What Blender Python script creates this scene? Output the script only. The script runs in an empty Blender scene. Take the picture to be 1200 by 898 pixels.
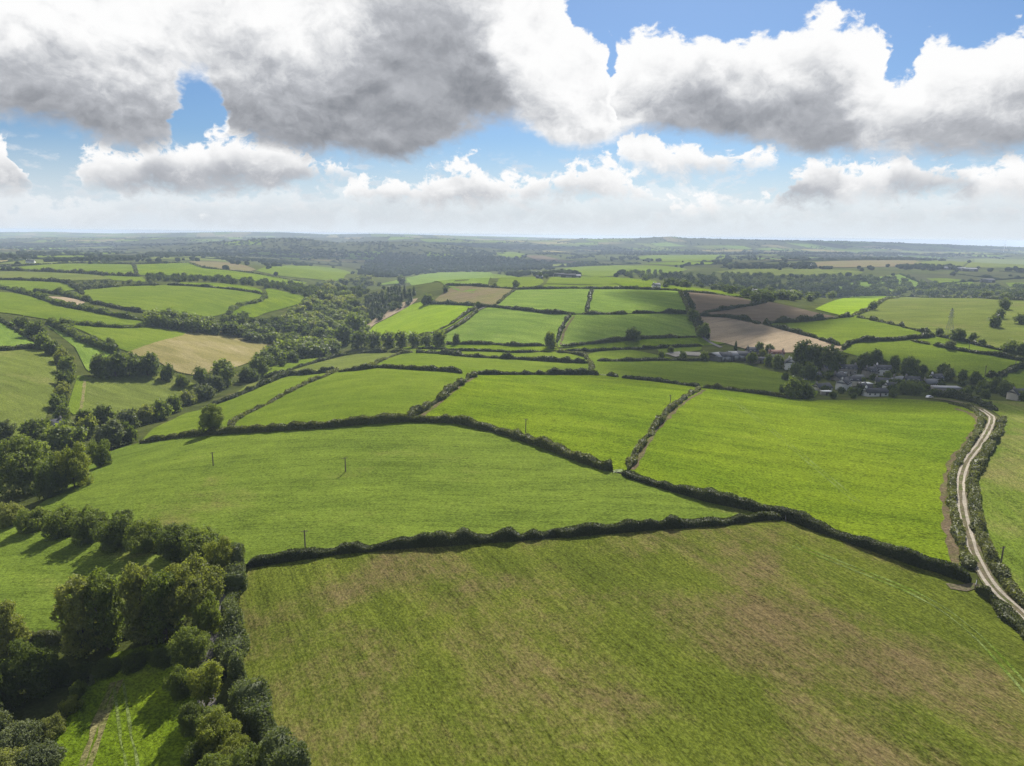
import bpy, math, random
import numpy as np
from mathutils import Vector, Matrix, Euler
from mathutils.geometry import delaunay_2d_cdt

random.seed(7)
rng = np.random.default_rng(7)
sc = bpy.context.scene
COL = sc.collection

# ------------------------------------------------------------------ camera
PW, PH = 1200.0, 898.0          # frame of the photograph, only used to survey positions on the ground
FOC = 826.0                     # focal length in those pixels
EYE = 276.0                     # row of the true horizon at the middle of the frame
ROLL = 0.012                    # the drone hung slightly askew
CZ = 85.0                       # drone height above the near field
PITCH = math.atan((PH / 2 - EYE) / FOC)
cam_d = bpy.data.cameras.new('camera')
cam = bpy.data.objects.new('camera', cam_d)
COL.objects.link(cam)
cam_d.sensor_width = 36.0
cam_d.lens = 36.0 * FOC / PW
cam_d.clip_start = 1.0
cam_d.clip_end = 60000.0
cam.location = (0, 0, CZ)
RC, RS = math.cos(ROLL), math.sin(ROLL)
cam.rotation_euler = (Euler((math.pi / 2 - PITCH, 0, 0)).to_matrix() @ Matrix.Rotation(ROLL, 3, 'Z')).to_euler()
sc.camera = cam

# ------------------------------------------------------------------ render settings
sc.render.engine = 'CYCLES'
sc.cycles.use_denoising = True
sc.cycles.denoising_prefilter = 'NONE'
sc.cycles.max_bounces = 5
sc.cycles.diffuse_bounces = 2
sc.cycles.glossy_bounces = 2
sc.cycles.transmission_bounces = 3
sc.cycles.volume_bounces = 1
sc.cycles.transparent_max_bounces = 6
sc.cycles.caustics_reflective = False
sc.cycles.caustics_refractive = False
sc.cycles.sample_clamp_indirect = 4.0
sc.view_settings.view_transform = 'Standard'
sc.view_settings.look = 'None'
sc.view_settings.gamma = 1.0
sc.view_settings.use_curve_mapping = False
sc.view_settings.exposure = 0.9

# ------------------------------------------------------------------ sun
SUN_EL = math.radians(41.0)
SUN_AZ = math.radians(12.0)      # clockwise from the view axis (+Y)
sun_vec = Vector((math.sin(SUN_AZ) * math.cos(SUN_EL), math.cos(SUN_AZ) * math.cos(SUN_EL), math.sin(SUN_EL)))
sun_d = bpy.data.lights.new('sun', 'SUN')
sun_d.energy = 5.0
sun_d.angle = math.radians(0.53)
sun_d.color = (1.0, 0.95, 0.86)
sun = bpy.data.objects.new('sun', sun_d)
COL.objects.link(sun)
sun.rotation_euler = sun_vec.to_track_quat('Z', 'Y').to_euler()


# ------------------------------------------------------------------ node helper
class NT:
    def __init__(self, tree):
        self.t = tree
        self.n = tree.nodes
        self.l = tree.links

    def node(self, kind, **kw):
        nd = self.n.new(kind)
        for k, v in kw.items():
            setattr(nd, k, v)
        return nd

    def put(self, sock, val):
        if isinstance(val, bpy.types.NodeSocket):
            self.l.new(val, sock)
        elif val is not None:
            sock.default_value = val

    def m(self, op, a, b=None, c=None, clamp=False):
        nd = self.node('ShaderNodeMath', operation=op, use_clamp=clamp)
        self.put(nd.inputs[0], a)
        if b is not None:
            self.put(nd.inputs[1], b)
        if c is not None:
            self.put(nd.inputs[2], c)
        return nd.outputs[0]

    def v(self, op, a, b=None):
        nd = self.node('ShaderNodeVectorMath', operation=op)
        self.put(nd.inputs[0], a)
        if b is not None:
            self.put(nd.inputs[1], b)
        return nd.outputs['Value'] if op in ('DOT_PRODUCT', 'LENGTH') else nd.outputs[0]

    def xyz(self, x, y, z):
        nd = self.node('ShaderNodeCombineXYZ')
        for i, q in enumerate((x, y, z)):
            self.put(nd.inputs[i], q)
        return nd.outputs[0]

    def sep(self, v):
        nd = self.node('ShaderNodeSeparateXYZ')
        self.put(nd.inputs[0], v)
        return nd.outputs

    def noise(self, vec, scale, detail=4, rough=0.55, dist=0.0, color=False):
        nd = self.node('ShaderNodeTexNoise')
        self.put(nd.inputs['Vector'], vec)
        nd.inputs['Scale'].default_value = scale
        nd.inputs['Detail'].default_value = detail
        nd.inputs['Roughness'].default_value = rough
        nd.inputs['Distortion'].default_value = dist
        return nd.outputs['Color' if color else 'Fac']

    def voro(self, vec, scale, detail=0, rough=0.5, feature='F1', smooth=None):
        nd = self.node('ShaderNodeTexVoronoi', feature=feature)
        self.put(nd.inputs['Vector'], vec)
        nd.inputs['Scale'].default_value = scale
        nd.inputs['Detail'].default_value = detail
        nd.inputs['Roughness'].default_value = rough
        if smooth is not None:
            nd.inputs['Smoothness'].default_value = smooth
        return nd.outputs['Distance']

    def ss(self, x, lo, hi, a=0.0, b=1.0):
        nd = self.node('ShaderNodeMapRange', interpolation_type='SMOOTHSTEP')
        self.put(nd.inputs[0], x)
        for i, q in enumerate((lo, hi, a, b)):
            self.put(nd.inputs[i + 1], q)
        return nd.outputs[0]

    def mix(self, f, a, b):
        nd = self.node('ShaderNodeMix', data_type='RGBA')
        self.put(nd.inputs[0], f)
        self.put(nd.inputs[6], a if isinstance(a, bpy.types.NodeSocket) else (*a, 1))
        self.put(nd.inputs[7], b if isinstance(b, bpy.types.NodeSocket) else (*b, 1))
        return nd.outputs[2]

    def scale_col(self, col, f):
        return self.v('MULTIPLY', col, self.xyz(f, f, f))

    def curve(self, x, pts):
        nd = self.node('ShaderNodeFloatCurve')
        self.put(nd.inputs['Value'], x)
        c = nd.mapping.curves[0]
        pts = sorted(pts)
        while len(c.points) < len(pts):
            c.points.new(0.5, 0.5)
        for p, (a, b) in zip(c.points, pts):
            p.location = (min(max(a, 0), 1), min(max(b, 0), 1))
            p.handle_type = 'AUTO_CLAMPED'
        nd.mapping.update()
        return nd.outputs[0]


CP, SP = math.cos(PITCH), math.sin(PITCH)


def ray(px, py):
    x = (np.asarray(px, float) - PW / 2) / FOC
    y = -(np.asarray(py, float) - PH / 2) / FOC
    x, y = x * RC - y * RS, x * RS + y * RC
    return np.stack([x, CP + y * SP, -SP + y * CP], -1)


def azel(px, py):
    d = ray(px, py)
    return math.atan2(d[0], d[1]), math.atan2(d[2], math.hypot(d[0], d[1]))


# ------------------------------------------------------------------ world: sky and cumulus
world = bpy.data.worlds.new('World')
sc.world = world
world.use_nodes = True
wt = NT(world.node_tree)
for nd in list(wt.n):
    wt.n.remove(nd)
w_out = wt.node('ShaderNodeOutputWorld')
w_bg = wt.node('ShaderNodeBackground')
w_bg.inputs['Strength'].default_value = 0.05
wt.l.new(w_bg.outputs[0], w_out.inputs[0])
sky = wt.node('ShaderNodeTexSky', sky_type='NISHITA')
sky.sun_disc = False
sky.sun_elevation = SUN_EL
sky.sun_rotation = SUN_AZ
sky.altitude = 100
sky.air_density = 1.0
sky.dust_density = 0.6
sky.ozone_density = 1.5

tc = wt.node('ShaderNodeTexCoord')
wdir = tc.outputs['Generated']
dx, dy, dz = wt.sep(wdir)[0:3]
w_az = wt.m('ARCTAN2', dx, dy)
w_el = wt.m('ARCSINE', dz)
AZ0, AZ1, ELS = -0.75, 0.75, 0.5
# shared turbulence
SX = 1.35
w_vec = wt.v('MULTIPLY', wdir, (1, 1, SX))
w_wc = wt.noise(w_vec, 8.0, 5, 0.6, color=True)
w_warp = wt.v('MULTIPLY', wt.v('SUBTRACT', w_wc, (0.5, 0.5, 0.5)), (0.07, 0.07, 0.07))
w_vec2 = wt.v('ADD', w_vec, w_warp)
nA = wt.noise(w_vec2, 9.0, 9, 0.62)
nB = wt.noise(w_vec2, 26.0, 8, 0.64)
bil = wt.m('SUBTRACT', 1.0, wt.m('ABSOLUTE', wt.m('MULTIPLY_ADD', wt.noise(w_vec2, 17.0, 2, 0.5), 5.0, -2.5)))
bil2 = wt.m('SUBTRACT', 1.0, wt.m('ABSOLUTE', wt.m('MULTIPLY_ADD', wt.noise(w_vec2, 44.0, 3, 0.55), 5.0, -2.5)))
# the same field a little nearer the sun: gives the puffs their lit and shaded sides
w_up = wt.v('ADD', w_vec2, (0.003, 0.0, 0.022))
nA2 = wt.noise(w_up, 9.0, 4, 0.58)
nB2 = wt.noise(w_up, 26.0, 3, 0.60)
low = wt.ss(w_el, 0.05, 0.14)
n_edge = wt.m('ADD', wt.m('MULTIPLY', wt.m('SUBTRACT', nA, 0.5), wt.m('MULTIPLY_ADD', low, 1.5, 0.5)), wt.m('MULTIPLY', wt.m('SUBTRACT', nB, 0.5), wt.m('MULTIPLY_ADD', low, -0.7, 1.8)))
n_edge = wt.m('MULTIPLY_ADD', bil, 0.20, wt.m('MULTIPLY_ADD', bil2, 0.15, n_edge))
relief = wt.m('ADD', wt.m('MULTIPLY', wt.m('SUBTRACT', nA, nA2), wt.m('MULTIPLY_ADD', low, 3.2, 1.0)), wt.m('MULTIPLY', wt.m('SUBTRACT', nB, nB2), 1.4))
puff = wt.noise(wt.v('MULTIPLY', wdir, (1, 1, 2.2)), 34.0, 7, 0.55)
w_u = wt.m('MULTIPLY_ADD', w_az, 1 / (AZ1 - AZ0), -AZ0 / (AZ1 - AZ0))
w_u = wt.m('MULTIPLY_ADD', wt.m('SUBTRACT', wt.sep(w_wc)[0], 0.5), 0.075, w_u, clamp=True)
w_elw = wt.m('MULTIPLY_ADD', wt.m('SUBTRACT', wt.sep(w_wc)[1], 0.5), 0.04, w_el)
CLW = 9.5                                                   # sunlit cloud against the Nishita scale
# cumulus banks, far to near: cloud tops, cloud bases and where the sunlit part gives way to the shaded part,
# surveyed as (column, row) and kept as azimuth and elevation
BANKS = [
    ([(-60, 232), (60, 236), (200, 234), (330, 230), (420, 224), (520, 228), (620, 226), (760, 232), (860, 236), (1000, 228), (1300, 226)],
     [(-60, 262), (1300, 264)],
     [(-60, 246), (400, 240), (800, 246), (1300, 240)], 0.80, 0.045),
    ([(-60, 300), (750, 300), (770, 244), (800, 236), (830, 236), (888, 228), (926, 216), (938, 200), (960, 190), (1040, 188), (1100, 184), (1130, 194), (1170, 188), (1210, 192), (1300, 196)],
     [(-60, 246), (780, 252), (900, 248), (1000, 240), (1080, 236), (1200, 238), (1300, 238)],
     [(-60, 230), (780, 240), (900, 238), (940, 205), (975, 205), (990, 225), (1040, 220), (1060, 200), (1120, 200), (1140, 225), (1300, 220)], 0.42, 0.03),
    ([(-60, 300), (390, 300), (404, 212), (430, 214), (480, 214), (495, 205), (522, 205), (536, 188), (552, 186), (572, 200), (596, 212), (640, 207), (664, 196), (700, 194), (730, 202), (752, 216), (766, 240), (790, 300), (1300, 300)],
     [(-60, 240), (404, 238), (480, 246), (560, 244), (640, 240), (700, 238), (760, 236), (1300, 230)],
     [(-60, 226), (410, 226), (460, 222), (500, 228), (540, 222), (600, 228), (660, 220), (740, 226), (1300, 226)], 0.40, 0.03),
    ([(-60, 150), (0, 160), (22, 168), (32, 200), (50, 250), (80, 250), (92, 192), (110, 178), (140, 184), (175, 164), (240, 160), (262, 150), (284, 145), (310, 164), (360, 178), (400, 186), (420, 205), (432, 260), (1300, 280)],
     [(-60, 228), (40, 226), (92, 222), (150, 229), (250, 229), (330, 223), (390, 213), (430, 208), (1300, 200)],
     [(-60, 190), (30, 200), (92, 200), (140, 190), (180, 180), (230, 195), (270, 185), (300, 190), (340, 188), (400, 200), (1300, 200)], 0.35, 0.03),
    ([(-60, 300), (700, 300), (716, 205), (724, 170), (760, 152), (800, 160), (850, 178), (900, 188), (912, 230), (930, 300), (1300, 300)],
     [(-60, 200), (724, 196), (780, 205), (830, 212), (870, 210), (912, 194), (1300, 180)],
     [(-60, 190), (760, 196), (830, 200), (1300, 195)], 0.55, 0.03),
    ([(-60, 300), (610, 300), (640, 180), (690, 130), (716, 96), (732, 55), (760, 50), (800, 54), (850, 45), (880, 54), (905, 50), (920, 33), (960, 26), (1010, 31), (1028, 44), (1042, 74), (1050, 96), (1064, 98), (1078, 84), (1090, 62), (1115, 46), (1140, 60), (1160, 46), (1185, 48), (1210, 56), (1300, 60)],
     [(-60, 140), (640, 160), (710, 160), (800, 160), (850, 168), (900, 168), (950, 184), (1000, 187), (1060, 190), (1100, 187), (1150, 183), (1200, 178), (1300, 172)],
     [(-60, 150), (640, 165), (700, 160), (740, 150), (770, 120), (800, 98), (850, 80), (880, 100), (920, 100), (960, 75), (980, 85), (1000, 130), (1020, 168), (1080, 150), (1120, 130), (1170, 110), (1200, 100), (1300, 100)], 0.29, 0.05),
    ([(-60, -140), (560, -160), (630, -60), (672, -2), (690, 50), (708, 74), (716, 120), (724, 160), (740, 260), (1300, 300)],
     [(-60, 136), (0, 140), (60, 146), (110, 166), (180, 170), (204, 164), (216, 100), (240, 90), (258, 108), (268, 152), (310, 166), (360, 182), (420, 184), (470, 188), (500, 180), (530, 160), (600, 146), (640, 166), (690, 172), (724, 150), (760, 140), (1300, 140)],
     [(-60, 80), (0, 70), (60, 62), (120, 90), (170, 92), (200, 110), (260, 70), (300, 66), (340, 74), (400, 60), (430, 30), (460, -10), (520, -20), (570, 10), (600, 90), (630, 150), (690, 170), (720, 165), (1300, 165)], 0.26, 0.055),
]
scol = wt.v('MULTIPLY', sky.outputs[0], (0.52, 0.70, 0.93))
w_white = wt.ss(w_el, 0.0, 0.13, 0.88, 0.0)
scol = wt.mix(w_white, scol, (0.88 * CLW, 0.95 * CLW, 1.04 * CLW))


# scattered fair-weather puffs low over the horizon
p_a = wt.ss(wt.m('ADD', puff, wt.m('MULTIPLY', wt.m('SUBTRACT', nB, 0.5), 0.25)), 0.51, 0.66)
p_a = wt.m('MULTIPLY', p_a, wt.m('MULTIPLY', wt.ss(w_el, 0.012, 0.035), wt.ss(w_el, 0.085, 0.12, 1.0, 0.0)))
p_c = wt.mix(wt.m('MULTIPLY_ADD', relief, 0.5, wt.ss(puff, 0.52, 0.75, 1.0, 0.35), clamp=True), (0.70 * CLW, 0.73 * CLW, 0.78 * CLW), (0.99 * CLW, 1.0 * CLW, 1.03 * CLW))
scol = wt.mix(wt.m('MULTIPLY', p_a, 0.45), scol, p_c)


def outline(pts):
    lst = []
    for px, py in pts:
        a, e = azel(px, py)
        lst.append(((a - AZ0) / (AZ1 - AZ0), max(e, 0.0) / ELS))
    return wt.m('MULTIPLY', wt.curve(w_u, lst), ELS)


def bank_layer(under, tp, bs, sh, darkness, soft, amax=1.0, brk=1.0, bias=0.0):
    up = wt.m('MULTIPLY_ADD', wt.m('SUBTRACT', tp, w_elw), 21.0, wt.m('MULTIPLY', n_edge, brk))
    dn = wt.m('MULTIPLY_ADD', wt.m('SUBTRACT', w_elw, bs), 34.0, wt.m('MULTIPLY', n_edge, 0.8 * brk))
    al = wt.m('MULTIPLY', wt.ss(up, 0.0 + bias, 0.26 + bias), wt.ss(dn, -0.15 + bias, 0.75 + bias))
    lt = wt.m('MULTIPLY_ADD', n_edge, 0.040, wt.m('SUBTRACT', w_elw, sh))
    lt = wt.ss(lt, -soft * 1.5, soft * 1.5)
    lt = wt.m('ADD', lt, wt.ss(up, 0.0, 1.2, 0.50, 0.0))
    lt = wt.m('MULTIPLY_ADD', relief, 0.34, lt)
    # thin fringes of the base let light through
    lt = wt.m('ADD', lt, wt.ss(dn, 0.0, 1.0, 0.30, 0.0))
    lt = wt.m('ADD', lt, wt.ss(dn, 0.5, 4.0, 0.0, 0.12))
    sh_c = tuple(c * CLW for c in (darkness * 0.92, darkness * 0.985, darkness * 1.11))
    md_c = tuple(c * CLW for c in (0.62, 0.64, 0.68))
    c = wt.mix(wt.ss(lt, -0.45, 0.75), sh_c, md_c)
    c = wt.mix(wt.ss(lt, 0.35, 1.25), c, (1.12 * CLW, 1.12 * CLW, 1.12 * CLW))
    return wt.mix(wt.m('MULTIPLY', al, amax), under, c)


for top, base, shade, dark, soft in BANKS:
    scol = bank_layer(scol, outline(top), outline(base), outline(shade), dark, soft, 0.40 if dark > 0.7 else 1.0, 1.0 if dark < 0.3 else 1.25, 0.0 if dark < 0.3 or dark > 0.7 else 0.22)
# open cumulus overhead and behind, outside the view
w_open = wt.noise(wt.v('MULTIPLY', wdir, (1, 1, 1.6)), 2.6, 3, 0.5)
o_d = wt.m('MULTIPLY_ADD', n_edge, 0.35, wt.m('MULTIPLY', wt.m('SUBTRACT', w_open, 0.50), 6.0))
o_d = wt.m('ADD', o_d, wt.ss(w_el, 0.33, 0.45, -6.0, 0.0))
o_c = wt.mix(wt.ss(wt.m('MULTIPLY_ADD', relief, -0.6, o_d), 0.2, 1.6), (1.1 * CLW, 1.1 * CLW, 1.1 * CLW), (0.30 * CLW, 0.32 * CLW, 0.36 * CLW))
scol = wt.mix(wt.ss(o_d, 0.0, 0.4), scol, o_c)
wt.l.new(scol, w_bg.inputs['Color'])
world.cycles.sampling_method = 'MANUAL'
world.cycles.sample_map_resolution = 512

# ------------------------------------------------------------------ terrain heights
CTRL = [
    (600, 900, 0), (1200, 900, 2), (300, 880, -3), (1500, 900, 3), (600, 700, 1), (1000, 700, 4), (1200, 720, 3),
    (290, 665, -4), (150, 850, -11), (0, 880, -15), (0, 700, -13), (100, 660, -11), (-200, 800, -16), (0, 605, -18), (200, 620, -6),
    (600, 560, 3), (400, 560, 1), (200, 560, -5), (100, 560, -12), (20, 545, -22), (120, 512, -20), (240, 507, -7), (440, 497, 3),
    (722, 552, 5), (900, 610, 6), (1120, 660, 5), (620, 480, 3), (350, 480, -2), (960, 550, 4), (1120, 560, 5), (1190, 600, 6), (1350, 600, 8),
    (640, 440, 0), (820, 453, 0), (980, 470, -2), (1150, 470, 0), (440, 430, -2), (300, 460, -12), (230, 472, -24), (300, 440, -20),
    (150, 460, -17), (60, 440, -8), (0, 450, -5), (-150, 450, 0), (200, 410, -8), (100, 390, -2), (0, 390, 0), (330, 412, -22),
    (380, 395, -24), (470, 400, -16), (560, 404, -5), (650, 408, -4), (750, 410, -3), (850, 415, -5), (980, 440, -6), (1100, 440, -5),
    (1200, 440, -4), (1350, 440, -2), (600, 385, 2), (740, 385, 4), (900, 395, 2), (490, 375, -6), (435, 380, -20), (410, 350, -32),
    (1020, 405, 3), (1150, 415, 4), (1080, 375, 6), (1180, 375, 8), (1350, 380, 8), (640, 350, 10), (750, 350, 12), (560, 345, 6),
    (850, 355, 10), (950, 367, 4), (520, 328, 12), (620, 328, 12), (740, 330, 10), (440, 342, -15), (200, 350, 4), (80, 345, 3),
    (320, 352, -2), (0, 350, 6), (-150, 360, 6), (160, 318, 8), (280, 322, 6), (380, 320, -2), (445, 322, -24), (950, 340, -20),
    (850, 335, -12), (1080, 338, -10), (1020, 350, -4), (1150, 350, 4), (500, 308, -32), (600, 308, -18), (700, 318, 5), (760, 303, 0),
    (900, 318, 0), (1000, 320, 5), (1140, 310, 10), (100, 300, 5), (250, 300, 0), (-100, 320, 5), (1300, 350, 5), (1300, 310, 8),
]


def at_z(px, py, z):
    d = ray(px, py)
    t = (CZ - z) / -d[2]
    return d[0] * t, d[1] * t


def warp(X, Y):
    Yc = np.maximum(Y, 30.0)
    R = np.hypot(X, Yc)
    return np.arctan2(X, Yc) * 2.0, np.log(R + 80.0) * 1.5


cx, cy, cz = [], [], []
for px, py, z in CTRL:
    z = z * (1 + 0.5 * min(1.0, max(0.0, (600 - py) / 80)))
    X, Y = at_z(px, py, z)
    cx.append(X); cy.append(Y); cz.append(z)
for X, Y, z in ((0, 0, -2), (-150, 0, -14), (150, 0, 2), (-600, 200, -6), (600, 200, 6), (0, -300, 0)):
    cx.append(X); cy.append(Y); cz.append(z)
ca, cb_ = warp(np.array(cx), np.array(cy))
cz = np.array(cz, float)


def tps(r2):
    return 0.5 * r2 * np.log(r2 + 1e-9)


nC = len(cz)
Kmat = tps((ca[:, None] - ca) ** 2 + (cb_[:, None] - cb_) ** 2) + np.eye(nC) * 0.012
Pm = np.stack([np.ones(nC), ca, cb_], 1)
Amat = np.zeros((nC + 3, nC + 3))
Amat[:nC, :nC] = Kmat; Amat[:nC, nC:] = Pm; Amat[nC:, :nC] = Pm.T
sol = np.linalg.solve(Amat, np.concatenate([cz, np.zeros(3)]))
tw, tp_ = sol[:nC], sol[nC:]


def smooth(x, a, b):
    t = np.clip((x - a) / (b - a), 0, 1)
    return t * t * (3 - 2 * t)


_wr = np.random.default_rng(3)
WAVES = [(_wr.uniform(0, 2 * math.pi), _wr.uniform(0, 6.28), wl) for wl in (2600, 2100, 1500, 1250, 900, 760, 560, 470)]
RIDGES = [  # distance, half width, crest (column,row)
    (4100, 520, [(-300, 292), (0, 291), (120, 290), (200, 288), (260, 284), (300, 281), (330, 279.5), (360, 281), (400, 285), (430, 284), (480, 283), (520, 287), (600, 294), (700, 297), (900, 297), (1400, 300)]),
    (6300, 800, [(-300, 281), (0, 281), (60, 279), (120, 280), (220, 279), (300, 279), (400, 279), (460, 278), (560, 282), (640, 282), (700, 279.5), (745, 278), (785, 276), (830, 278), (900, 280), (1000, 282), (1100, 286), (1180, 290), (1300, 294)]),
    (10000, 1300, [(-300, 270), (0, 270), (60, 270), (130, 272), (200, 271), (265, 270), (330, 270), (380, 272), (440, 272), (500, 274), (600, 278), (700, 281), (800, 283), (1200, 292), (1400, 294)]),
]
SKYLINE = [(-400, 271), (0, 271.5), (60, 272), (130, 274), (200, 273), (265, 272), (330, 272.5), (380, 275), (440, 274), (500, 275.5), (560, 277), (600, 278), (700, 280), (745, 279), (785, 277), (800, 278.6), (830, 279.5), (900, 281.5), (1000, 283), (1100, 286), (1180, 289.5), (1300, 293), (1600, 294)]
SKY_AX = np.array([ray(p, q)[0] / ray(p, q)[1] for p, q in SKYLINE])
SKY_SL = np.array([ray(p, q)[2] / ray(p, q)[1] for p, q in SKYLINE])
RID = []
for Yr, wd, crest in RIDGES:
    ax = [ray(p, q)[0] / ray(p, q)[1] for p, q in crest]
    zr = [CZ + ray(p, q)[2] / ray(p, q)[1] * Yr for p, q in crest]
    RID.append((Yr, wd, np.array(ax), np.array(zr)))


def terrain(X, Y):
    X = np.asarray(X, float); Y = np.asarray(Y, float)
    sh = X.shape
    X = X.ravel(); Y = Y.ravel()
    a, b = warp(X, Y)
    Z = tp_[0] + tp_[1] * a + tp_[2] * b
    for i in range(nC):
        Z += tw[i] * tps((a - ca[i]) ** 2 + (b - cb_[i]) ** 2)
    Z = np.clip(Z, -62, 30)
    R = np.hypot(X, Y)
    far = smooth(R, 2500, 3700)
    roll = np.zeros_like(Z)
    for th, ph, wl in WAVES:
        roll += np.sin((X * math.cos(th) + Y * math.sin(th)) * 2 * math.pi / wl + ph) * (wl / 1500.0) ** 0.7
    Z = Z * (1 - far) + far * (-12 + 4.5 * roll)
    Z += 0.9 * smooth(R, 700, 1600) * (1 - far) * roll
    ax = X / np.maximum(Y, 1.0)
    for Yr, wd, rx, rz in RID:
        g = np.exp(-((Y - Yr) / wd) ** 2) * (Y > 500)
        zr = np.interp(ax, rx, rz) + 0.5 * roll * (Yr < 9000)
        Z = Z * (1 - g) + zr * g
    lim = CZ + np.interp(ax, SKY_AX, SKY_SL) * Y
    cap = smooth(Y, 2400, 3600)
    Z = Z * (1 - cap) + cap * np.minimum(Z, lim - 6.0 + 0.8 * roll)
    back = smooth(R, 11300, 12900)
    Z = Z * (1 - back) - 60 * back
    return Z.reshape(sh)


def ground_pts(pix):
    """survey: (column,row) list -> points on the ground (N,3); first hit along each sight line"""
    pix = np.asarray(pix, float)
    d = ray(pix[:, 0], pix[:, 1])
    ts = np.geomspace(60, 14000, 300)
    best = np.full(len(pix), 14000.0)
    lo = np.full(len(pix), 60.0)
    done = np.zeros(len(pix), bool)
    hi = best.copy()
    P = d[:, None, :] * ts[None, :, None]
    below = (CZ + P[..., 2]) < terrain(P[..., 0], P[..., 1])
    idx = np.argmax(below, 1)
    hit = below.any(1)
    lo = np.where(hit, ts[np.maximum(idx - 1, 0)], 13000.0)
    hi = np.where(hit, ts[idx], 14000.0)
    for _ in range(18):
        mid = (lo + hi) / 2
        Q = d * mid[:, None]
        bl = (CZ + Q[:, 2]) < terrain(Q[:, 0], Q[:, 1])
        hi = np.where(bl, mid, hi); lo = np.where(bl, lo, mid)
    Q = d * hi[:, None]
    return np.stack([Q[:, 0], Q[:, 1], terrain(Q[:, 0], Q[:, 1])], 1)


def gp(px, py):
    return ground_pts([(px, py)])[0]


def depth_of(P):
    """distance along the optical axis"""
    P = np.asarray(P)
    return P[..., 1] * CP - (P[..., 2] - CZ) * SP


def to_px(P):
    P = np.asarray(P, float)
    z = depth_of(P)
    a = P[..., 0] / z
    b = (P[..., 1] * SP + (P[..., 2] - CZ) * CP) / z
    return PW / 2 + (RC * a + RS * b) * FOC, PH / 2 - (-RS * a + RC * b) * FOC


# ------------------------------------------------------------------ mesh helpers
def mesh_np(name, V, quads=None, tris=None, attrs=None, smooth_shade=False, mat_idx=None):
    me = bpy.data.meshes.new(name)
    V = np.asarray(V, np.float32)
    nq = 0 if quads is None else len(quads)
    nt = 0 if tris is None else len(tris)
    me.vertices.add(len(V))
    me.vertices.foreach_set('co', V.ravel())
    me.loops.add(nq * 4 + nt * 3)
    li = []
    if nq:
        li.append(np.asarray(quads, np.int32).ravel())
    if nt:
        li.append(np.asarray(tris, np.int32).ravel())
    me.loops.foreach_set('vertex_index', np.concatenate(li))
    me.polygons.add(nq + nt)
    starts = np.concatenate([np.arange(nq) * 4, nq * 4 + np.arange(nt) * 3]).astype(np.int32)
    me.polygons.foreach_set('loop_start', starts)
    if mat_idx is not None:
        me.polygons.foreach_set('material_index', np.asarray(mat_idx, np.int32))
    if smooth_shade is True:
        me.polygons.foreach_set('use_smooth', np.ones(nq + nt, bool))
    elif smooth_shade is not False:
        me.polygons.foreach_set('use_smooth', np.asarray(smooth_shade, bool))
    for k, vals in (attrs or {}).items():
        at = me.attributes.new(k, 'FLOAT', 'POINT')
        at.data.foreach_set('value', np.asarray(vals, np.float32))
    me.update(calc_edges=True)
    me.validate()
    return me


def link(name, me, mat=None, parent=None, **props):
    o = bpy.data.objects.new(name, me)
    COL.objects.link(o)
    if mat is not None and me is not None:
        if len(me.materials) == 0:
            me.materials.append(mat)
        elif me.materials[0] is not mat:
            o.material_slots[0].link = 'OBJECT'
            o.material_slots[0].material = mat
    if parent is not None:
        o.parent = parent
    for k, v in props.items():
        o[k] = v
    return o


def empty(name, loc=(0, 0, 0), rz=0.0, scale=(1, 1, 1), label=None, category=None, group=None):
    o = bpy.data.objects.new(name, None)
    COL.objects.link(o)
    o.empty_display_size = 0.5
    o.location = loc
    o.rotation_euler = (0, 0, rz)
    o.scale = scale
    if label:
        o['label'] = label
    if category:
        o['category'] = category
    if group:
        o['group'] = group
    return o


def grid_quads(nr, ncol):
    i = np.arange(nr - 1)[:, None] * ncol + np.arange(ncol - 1)[None]
    return np.stack([i, i + 1, i + ncol + 1, i + ncol], -1).reshape(-1, 4)


# ------------------------------------------------------------------ materials
def new_mat(name):
    m = bpy.data.materials.new(name)
    m.use_nodes = True
    t = NT(m.node_tree)
    for nd in list(t.n):
        t.n.remove(nd)
    out = t.node('ShaderNodeOutputMaterial')
    return m, t, out


def plain(name, col, rough=0.8, var=0.15, scale=1.0, spec=0.3, metal=0.0):
    m, t, out = new_mat(name)
    p = t.node('ShaderNodeBsdfPrincipled')
    geo = t.node('ShaderNodeNewGeometry')
    n = t.noise(geo.outputs['Position'], scale, 5, 0.6)
    f = t.m('MULTIPLY_ADD', n, 2 * var, 1 - var)
    oi = t.node('ShaderNodeObjectInfo')
    f = t.m('MULTIPLY', f, t.m('MULTIPLY_ADD', oi.outputs['Random'], var, 1 - var / 2))
    base = t.node('ShaderNodeRGB'); base.outputs[0].default_value = (*col, 1)
    t.l.new(t.scale_col(base.outputs[0], f), p.inputs['Base Color'])
    p.inputs['Roughness'].default_value = rough
    p.inputs['Specular IOR Level'].default_value = spec
    p.inputs['Metallic'].default_value = metal
    t.l.new(p.outputs[0], out.inputs[0])
    return m


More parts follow.
